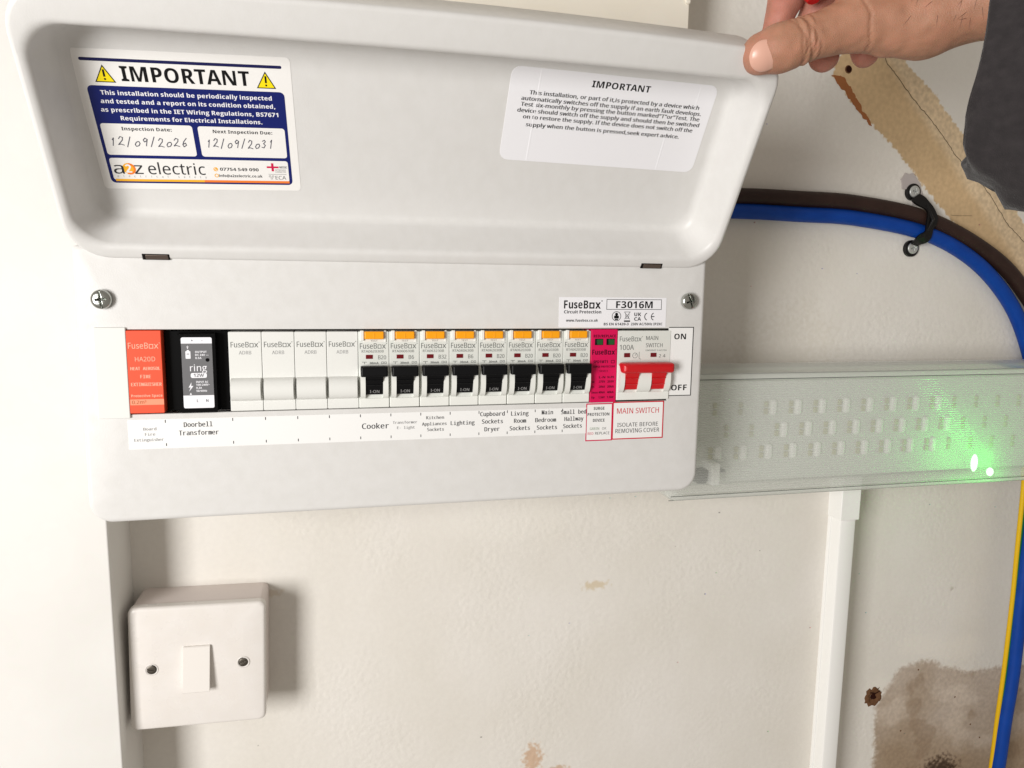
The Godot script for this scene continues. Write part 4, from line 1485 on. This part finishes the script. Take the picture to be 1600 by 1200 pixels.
func build_cables():
	var b := MB.new()
	b.tube(M.cable_brown, smooth_path([Vector2(300, 20), Vector2(318, 72), Vector2(360, 95), Vector2(428, 100), Vector2(486, 100), Vector2(541, 98.5), Vector2(611, 88), Vector2(676, 62), Vector2(720, 30), Vector2(766, -29), Vector2(790, -109), Vector2(800, -220), Vector2(805, -600)], -118.4), 6.6, 20)
	var o := put(b, "brown_cable")
	o.set_meta("label", "thick brown cable curving over the blue one across the wall")
	o.set_meta("category", "cable")
	b = MB.new()
	b.tube(M.cable_blue, smooth_path([Vector2(286, 20), Vector2(312, 66), Vector2(362, 86), Vector2(429, 88.5), Vector2(487, 87.6), Vector2(542, 86), Vector2(612, 75.5), Vector2(664, 54), Vector2(703, 23), Vector2(729, -13), Vector2(749, -62), Vector2(760, -121), Vector2(761, -163), Vector2(760, -229), Vector2(760, -277), Vector2(760, -350), Vector2(757, -400), Vector2(755, -451), Vector2(750, -515), Vector2(740, -620)], -118.6), 6.3, 20)
	o = put(b, "blue_cable")
	o.set_meta("label", "thick blue cable under the brown one, dropping down the right edge")
	o.set_meta("category", "cable")
	b = MB.new()
	var path := smooth_path([Vector2(744, -110), Vector2(749.5, -146), Vector2(751.5, -163), Vector2(752.5, -229), Vector2(753.3, -277), Vector2(752.6, -350), Vector2(751, -400), Vector2(750, -452), Vector2(747, -516), Vector2(738, -620)], -121.6)
	b.tube(M.cable_yellow, path, 2.2, 16)
	var stripe := PackedVector3Array()
	for q in path:
		stripe.append(q + Vector3(1.2, 0, 1.3))
	b.tube(M.cable_green, stripe, 1.4, 10)
	o = put(b, "earth_cable")
	o.set_meta("label", "thin yellow and green earth cable beside the blue cable, lower right")
	o.set_meta("category", "cable")
	# black saddle clip
	var t := thing("cable_clip", "black cable clip with two screws holding the brown and blue cables", "cable clip")
	b = MB.new()
	for e in [Vector2(600.5, 110.5), Vector2(603.5, 62.5)]:
		b.grid(M.clip_black, [MB.circle(Vector3(e.x, e.y, WALL), 7.2, 22), MB.circle(Vector3(e.x, e.y, WALL + 2.4), 7.2, 22), MB.circle(Vector3(e.x, e.y, WALL + 2.8), 6.6, 22)], false, true)
	var strap := PackedVector3Array()
	var sp := [Vector3(601, 106, -121), Vector3(604, 101.5, -116), Vector3(608.5, 95, -111.2), Vector3(610.0, 87, -109.8), Vector3(608.8, 80, -110.4), Vector3(607.5, 74, -110.6), Vector3(605.0, 69.2, -115), Vector3(604, 66, -121)]
	for i in sp.size() - 1:
		for k in 5:
			strap.append(sp[i].cubic_interpolate(sp[i + 1], sp[maxi(i - 1, 0)], sp[mini(i + 2, sp.size() - 1)], k / 5.0))
	strap.append(sp[7])
	var rings := []
	for i in strap.size():
		var d := (strap[mini(i + 1, strap.size() - 1)] - strap[maxi(i - 1, 0)]).normalized()
		var side := d.cross(Vector3.BACK).normalized()
		var nn := side.cross(d).normalized()
		var w := 4.3 + 0.9 * sin(i * 0.5)
		var ring := PackedVector3Array()
		for q in [Vector2(-1, -1), Vector2(1, -1), Vector2(1, 1), Vector2(-1, 1)]:
			ring.append(strap[i] - side * q.x * w + nn * q.y * 0.9)
		ring.reverse()
		rings.append(ring)
	b.grid(M.clip_black, rings, true, true, true, 0.6)
	b.tube(M.clip_black, PackedVector3Array([Vector3(606, 99, -113), Vector3(609.4, 86, -107.8), Vector3(606.2, 73, -112)]), 1.5, 8)
	put(b, "strap", t)
	for e in [[Vector2(600.8, 110.8), 0.2], [Vector2(604.0, 62.8), -0.25]]:
		b = MB.new()
		b.screw(M.zinc, Vector3(e[0].x, e[0].y, WALL + 2.6), 5.0, 1.6, [[0.0, 2.7, 0.6, 0.9], [PI / 2, 2.7, 0.6, 0.9]], e[1])
		put(b, "screw", t)


# ==================================================================== the hand
# a bone: [from, to, radius, radius, group]
func capsule(p: Vector3, a: Vector3, b: Vector3, ra: float, rb: float) -> float:
	var ab := b - a
	var h := clampf((p - a).dot(ab) / ab.length_squared(), 0.0, 1.0)
	return (p - a - ab * h).length() - lerpf(ra, rb, h)


func smin(a: float, b: float, k: float) -> float:
	var h := maxf(k - absf(a - b), 0.0) / k
	return minf(a, b) - h * h * k * 0.25


var tip := Vector3(332, 149, 71)
var ip := Vector3(351, 155.5, 77)
var mcp := Vector3(379, 165, 82)


func hand_bones() -> Array:
	var cmc := Vector3(411, 166.5, 92)
	var wrist := Vector3(437, 174, 112)
	var arm := Vector3(490, 165, 150)
	var k1 := Vector3(372, 207, 92)
	var k2 := Vector3(384, 216, 100)
	var k3 := Vector3(397, 214, 108)
	var k4 := Vector3(408, 208, 114)
	return [
		[tip, tip.lerp(ip, 0.5), 10.4, 11.4, 0], [tip.lerp(ip, 0.5), ip, 11.4, 10.9, 0], [ip, ip.lerp(mcp, 0.5), 10.6, 10.8, 0], [ip.lerp(mcp, 0.5), mcp, 10.8, 13.6, 0], [mcp, cmc, 13.8, 17.5, 0], [cmc, wrist, 17.5, 19.0, 0], [wrist, arm, 19.5, 26.0, 0],
		[mcp.lerp(cmc, 0.5) + Vector3(2, -3, -2), cmc + Vector3(4, -2, -2), 13.0, 15.0, 0],
		[wrist + Vector3(-4, 8, 0), k1, 17.0, 12.5, 0], [wrist + Vector3(0, 10, 2), k2, 17.0, 12.0, 0], [wrist, k3, 17.0, 12.0, 0], [wrist, k4, 16.0, 11.0, 0], [mcp + Vector3(4, 8, 0), k1, 12.0, 12.0, 0],
		[k1, Vector3(356, 206, 64), 11.6, 9.6, 1], [Vector3(356, 206, 64), Vector3(361, 190, 45), 9.6, 8.8, 1], [Vector3(361, 190, 45), Vector3(360, 170, 36), 8.8, 7.6, 1],
		[k2, Vector3(378, 203, 56), 11.4, 9.6, 2], [Vector3(378, 203, 56), Vector3(382, 180, 42), 9.6, 8.8, 2], [Vector3(382, 180, 42), Vector3(384.5, 157.5, 49), 8.8, 8.2, 2],
		[k3, Vector3(403, 196, 56), 11.0, 9.2, 3], [Vector3(403, 196, 56), Vector3(409, 178, 44), 9.2, 8.4, 3], [Vector3(409, 178, 44), Vector3(410.5, 161.5, 50), 8.4, 7.6, 3],
		[k4, Vector3(420, 196, 68), 10.0, 8.4, 4], [Vector3(420, 196, 68), Vector3(425, 184, 58), 8.4, 7.6, 4], [Vector3(425, 184, 58), Vector3(426, 174, 62), 7.6, 7.0, 4],
	]


var skin_noise: FastNoiseLite


func hand_sdf(p: Vector3, bones: Array) -> float:
	var per := [1e3, 1e3, 1e3, 1e3, 1e3]
	for q in bones:
		var d := capsule(p, q[0], q[1], q[2], q[3])
		per[q[4]] = smin(per[q[4]], d, 5.0)
	var d0: float = per[0]
	for g in range(1, 5):
		if per[g] < 900.0:
			d0 = smin(d0, per[g], 1.6)
	# creases across the thumb joint and the heel of the thumb, soft unevenness elsewhere
	var along := (p - ip).dot((mcp - ip).normalized())
	if p.z > 68.0 and p.x < 400.0:
		for c in [[-4.4, 0.4], [-2.6, 0.7], [0.2, 0.95], [2.4, 0.75], [4.6, 0.4], [29.5, 0.7]]:
			var bend: float = along - c[0] - sin(p.y * 0.4 + c[0]) * 0.6
			d0 += c[1] * exp(-bend * bend / 0.7)
	d0 += skin_noise.get_noise_3d(p.x, p.y, p.z) * 0.55
	return d0


func build_hand():
	skin_noise = FastNoiseLite.new()
	skin_noise.seed = 3
	skin_noise.frequency = 0.07
	skin_noise.fractal_octaves = 2
	var t := thing("person", "hand in a charcoal sleeve holding up the lid by its corner", "person")
	var bones := hand_bones()
	var cell := 1.25
	var lo := Vector3(318, 132, 22)
	var hi := Vector3(470, 226, 140)
	var n := Vector3i(((hi - lo) / cell).ceil())
	var bs := 8
	var field := {}
	var nx := n.x + 1
	var ny := n.y + 1
	# evaluate only the blocks near the surface
	for bz in range(0, n.z, bs):
		for by in range(0, n.y, bs):
			for bx in range(0, n.x, bs):
				var mid := lo + Vector3(bx + bs * 0.5, by + bs * 0.5, bz + bs * 0.5) * cell
				var reach := bs * cell * 0.9 + 3.5
				var near := []
				var best := 1e3
				for q in bones:
					var d := capsule(mid, q[0], q[1], q[2], q[3])
					best = minf(best, d)
					if d < reach + 4.0:
						near.append(q)
				if best > reach or best < -reach - 4.0:
					continue
				for z in range(bz, bz + bs + 1):
					for y in range(by, by + bs + 1):
						for x in range(bx, bx + bs + 1):
							var key := x + nx * 2 * (y + ny * 2 * z)
							if not field.has(key):
								field[key] = hand_sdf(lo + Vector3(x, y, z) * cell, near)
	var sx := 1
	var sy := nx * 2
	var sz := nx * 2 * ny * 2
	var corner := [0, sx, sy, sx + sy, sz, sx + sz, sy + sz, sx + sy + sz]
	var off := [Vector3(0, 0, 0), Vector3(1, 0, 0), Vector3(0, 1, 0), Vector3(1, 1, 0), Vector3(0, 0, 1), Vector3(1, 0, 1), Vector3(0, 1, 1), Vector3(1, 1, 1)]
	var edges := [[0, 1], [2, 3], [4, 5], [6, 7], [0, 2], [1, 3], [4, 6], [5, 7], [0, 4], [1, 5], [2, 6], [3, 7]]
	var index := {}
	var verts := PackedVector3Array()
	var norms := PackedVector3Array()
	var cols := PackedColorArray()
	for key in field:
		var f := PackedFloat32Array()
		var ok := true
		var inside := 0
		for c in corner:
			if not field.has(key + c):
				ok = false
				break
			var v: float = field[key + c]
			f.append(v)
			if v < 0.0:
				inside += 1
		if not ok or inside == 0 or inside == 8:
			continue
		var sum := Vector3.ZERO
		var cnt := 0
		for e in edges:
			var a: float = f[e[0]]
			var b2: float = f[e[1]]
			if (a < 0.0) != (b2 < 0.0):
				sum += off[e[0]].lerp(off[e[1]], a / (a - b2))
				cnt += 1
		var x: int = key % sy
		var y: int = (key / sy) % (ny * 2)
		var z: int = key / sz
		index[key] = verts.size()
		var p := lo + (Vector3(x, y, z) + sum / cnt) * cell
		verts.append(p)
		norms.append(Vector3(f[1] + f[3] + f[5] + f[7] - f[0] - f[2] - f[4] - f[6], f[2] + f[3] + f[6] + f[7] - f[0] - f[1] - f[4] - f[5], f[4] + f[5] + f[6] + f[7] - f[0] - f[1] - f[2] - f[3]).normalized())
		cols.append(skin_colour(p))
	var tris := PackedInt32Array()
	for key in index:
		for ax in [[sx, sy, sz], [sy, sz, sx], [sz, sx, sy]]:
			var k2: int = key + ax[0]
			if not field.has(k2):
				continue
			var a: float = field[key]
			var b3: float = field[k2]
			if (a < 0.0) == (b3 < 0.0):
				continue
			var q := [key, key - ax[1], key - ax[1] - ax[2], key - ax[2]]
			var full := true
			for c in q:
				if not index.has(c):
					full = false
			if not full:
				continue
			if a < 0.0:
				q.reverse()
			for o in [[0, 1, 2], [0, 2, 3]]:
				tris.append(index[q[o[0]]])
				tris.append(index[q[o[1]]])
				tris.append(index[q[o[2]]])
	for i in verts.size():
		verts[i] *= S
	var arr := []
	arr.resize(Mesh.ARRAY_MAX)
	arr[Mesh.ARRAY_VERTEX] = verts
	arr[Mesh.ARRAY_NORMAL] = norms
	arr[Mesh.ARRAY_COLOR] = cols
	arr[Mesh.ARRAY_INDEX] = tris
	var am := ArrayMesh.new()
	am.add_surface_from_arrays(Mesh.PRIMITIVE_TRIANGLES, arr)
	am.surface_set_material(0, M.skin)
	var o := MeshInstance3D.new()
	o.name = "hand"
	o.mesh = am
	t.add_child(o)
	var hair := MB.new()
	var rng := RandomNumberGenerator.new()
	rng.seed = 5
	var grown := 0
	while grown < 170:
		var i := rng.randi_range(0, verts.size() - 1)
		var p: Vector3 = verts[i] / S
		var nn: Vector3 = norms[i]
		if p.x < 388.0 or nn.z < 0.2 or p.y < 160.0 or rng.randf() > (p.x - 380.0) / 50.0:
			continue
		grown += 1
		var lie := (Vector3(-0.5, -0.75, 0.2) + Vector3(rng.randf_range(-0.5, 0.5), rng.randf_range(-0.4, 0.4), 0)).normalized()
		lie = (lie - nn * lie.dot(nn) * 0.9).normalized()
		var len := rng.randf_range(3.0, 6.5)
		hair.tube(M.hair, PackedVector3Array([p, p + lie * len * 0.5 + nn * 0.5, p + lie * len + nn * 0.35]), [0.075, 0.065, 0.02], 4, false)
	var ho := put(hair, "arm_hair", t)
	ho.set_meta("kind", "stuff")
	thumb_nail(t)
	sleeve(t)
	# something red held between finger and thumb, mostly above the picture
	var b := MB.new()
	b.tube(M.grip_red, PackedVector3Array([Vector3(366, 181, 63), Vector3(366, 183, 62.5), Vector3(372, 215, 58), Vector3(380, 262, 52)]), [3.0, 5.0, 5.5, 6.0], 16)
	var r := put(b, "red_grip")
	r.set_meta("label", "small red plastic grip held behind the thumb at the top edge")
	r.set_meta("category", "tool")


func skin_colour(p: Vector3) -> Color:
	var base := Color(0.43, 0.215, 0.135)
	var pink := Color(0.49, 0.20, 0.15)
	var f := 0.0
	if p.z < 66.0:
		f = 0.85 * smoothstep(68.0, 58.0, p.z)
	f = maxf(f, 0.55 * (1.0 - smoothstep(6.0, 16.0, p.distance_to(tip))))
	f = maxf(f, 0.35 * (1.0 - smoothstep(5.0, 13.0, p.distance_to(ip))))
	var n := skin_noise.get_noise_3d(p.x * 1.7 + 90.0, p.y * 1.7, p.z * 1.7)
	var c := base.lerp(pink, clampf(f + n * 0.25, 0, 1))
	return c * (1.0 + n * 0.12)


func thumb_nail(t: Node3D):
	var b := MB.new()
	var axis := (tip - ip).normalized()
	var view := (Vector3(114, 30, 438) - tip).normalized()
	var nrm := (view + Vector3(-0.10, -0.22, 0.0)).normalized()
	nrm = (nrm - axis * nrm.dot(axis)).normalized()
	var side := axis.cross(nrm)
	var c := tip + axis * 0.6
	var rings := []
	var skirt := []
	for i in 11:
		var rad := i / 10.0
		var ring := PackedVector3Array()
		for k in 40:
			var a := TAU * k / 40
			var ca := cos(a)
			var sa := sin(a)
			var sq := 1.0 / pow(pow(absf(ca), 2.25) + pow(absf(sa), 2.25), 1.0 / 2.25)
			var s := ca * sq * rad * 8.2
			var ang := sa * sq * rad * 0.86
			var rr2 := 10.95 - 0.035 * maxf(s, 0.0) * maxf(s, 0.0)
			if rad > 0.94:
				rr2 -= 0.5
			ring.append(c + axis * s + nrm * (cos(ang) * rr2) + side * (sin(ang) * rr2 * 0.98))
		rings.append(ring)
	rings.reverse()
	b.grid(M.nail, rings, false, true, true, 0.3)
	put(b, "thumb_nail", t)


func sleeve(t: Node3D):
	var n := FastNoiseLite.new()
	n.seed = 8
	n.frequency = 0.028
	n.fractal_octaves = 3
	var b := MB.new()
	var a0 := Vector3(430, 142, 122)
	var a1 := Vector3(554, 40, 286)
	var d := (a1 - a0).normalized()
	var u := (Vector3(0.0, 1.0, 0.15) - d * d.dot(Vector3(0.0, 1.0, 0.15))).normalized()
	var w := d.cross(u)
	var rings := []
	var spec := [[10.0, -3.5], [2.0, -3.0], [-1.0, -1.6], [-1.6, 0.0], [0.0, 1.2], [3.0, 1.8], [8.0, 2.0], [16.0, 2.0], [26.0, 2.0], [38.0, 2.0], [54.0, 2.0], [72.0, 2.0], [95.0, 2.0], [130.0, 2.0], [180.0, 2.0], [240.0, 2.0]]
	for s in spec:
		var ring := PackedVector3Array()
		for k in 72:
			var a := TAU * k / 72
			var wob := 2.0 * sin(a * 3.0 + 0.8) * exp(-maxf(s[0], 0.0) / 40.0) + 2.0 * sin(a * 5.0)
			var q := Vector3(cos(a) * 40, sin(a) * 40, maxf(s[0], 0.0))
			var r: float = 1.0 + n.get_noise_3d(q.x, q.y, q.z * 1.6) * (0.07 + 0.17 * smoothstep(0.0, 45.0, s[0]))
			var grow: float = 1.0 + maxf(s[0], 0.0) * 0.0022
			var pu: float = cos(a) * (52.5 * grow * r + s[1])
			var pw: float = sin(a) * (30.0 * grow * r + s[1])
			ring.append(a0 + d * (s[0] + (wob - 15.0 * cos(a)) * exp(-maxf(s[0], 0.0) / 22.0)) + u * pu + w * pw)
		rings.append(ring)
	b.grid(M.charcoal_cloth, rings, false, false, true, 0.3)
	put(b, "sleeve", t)
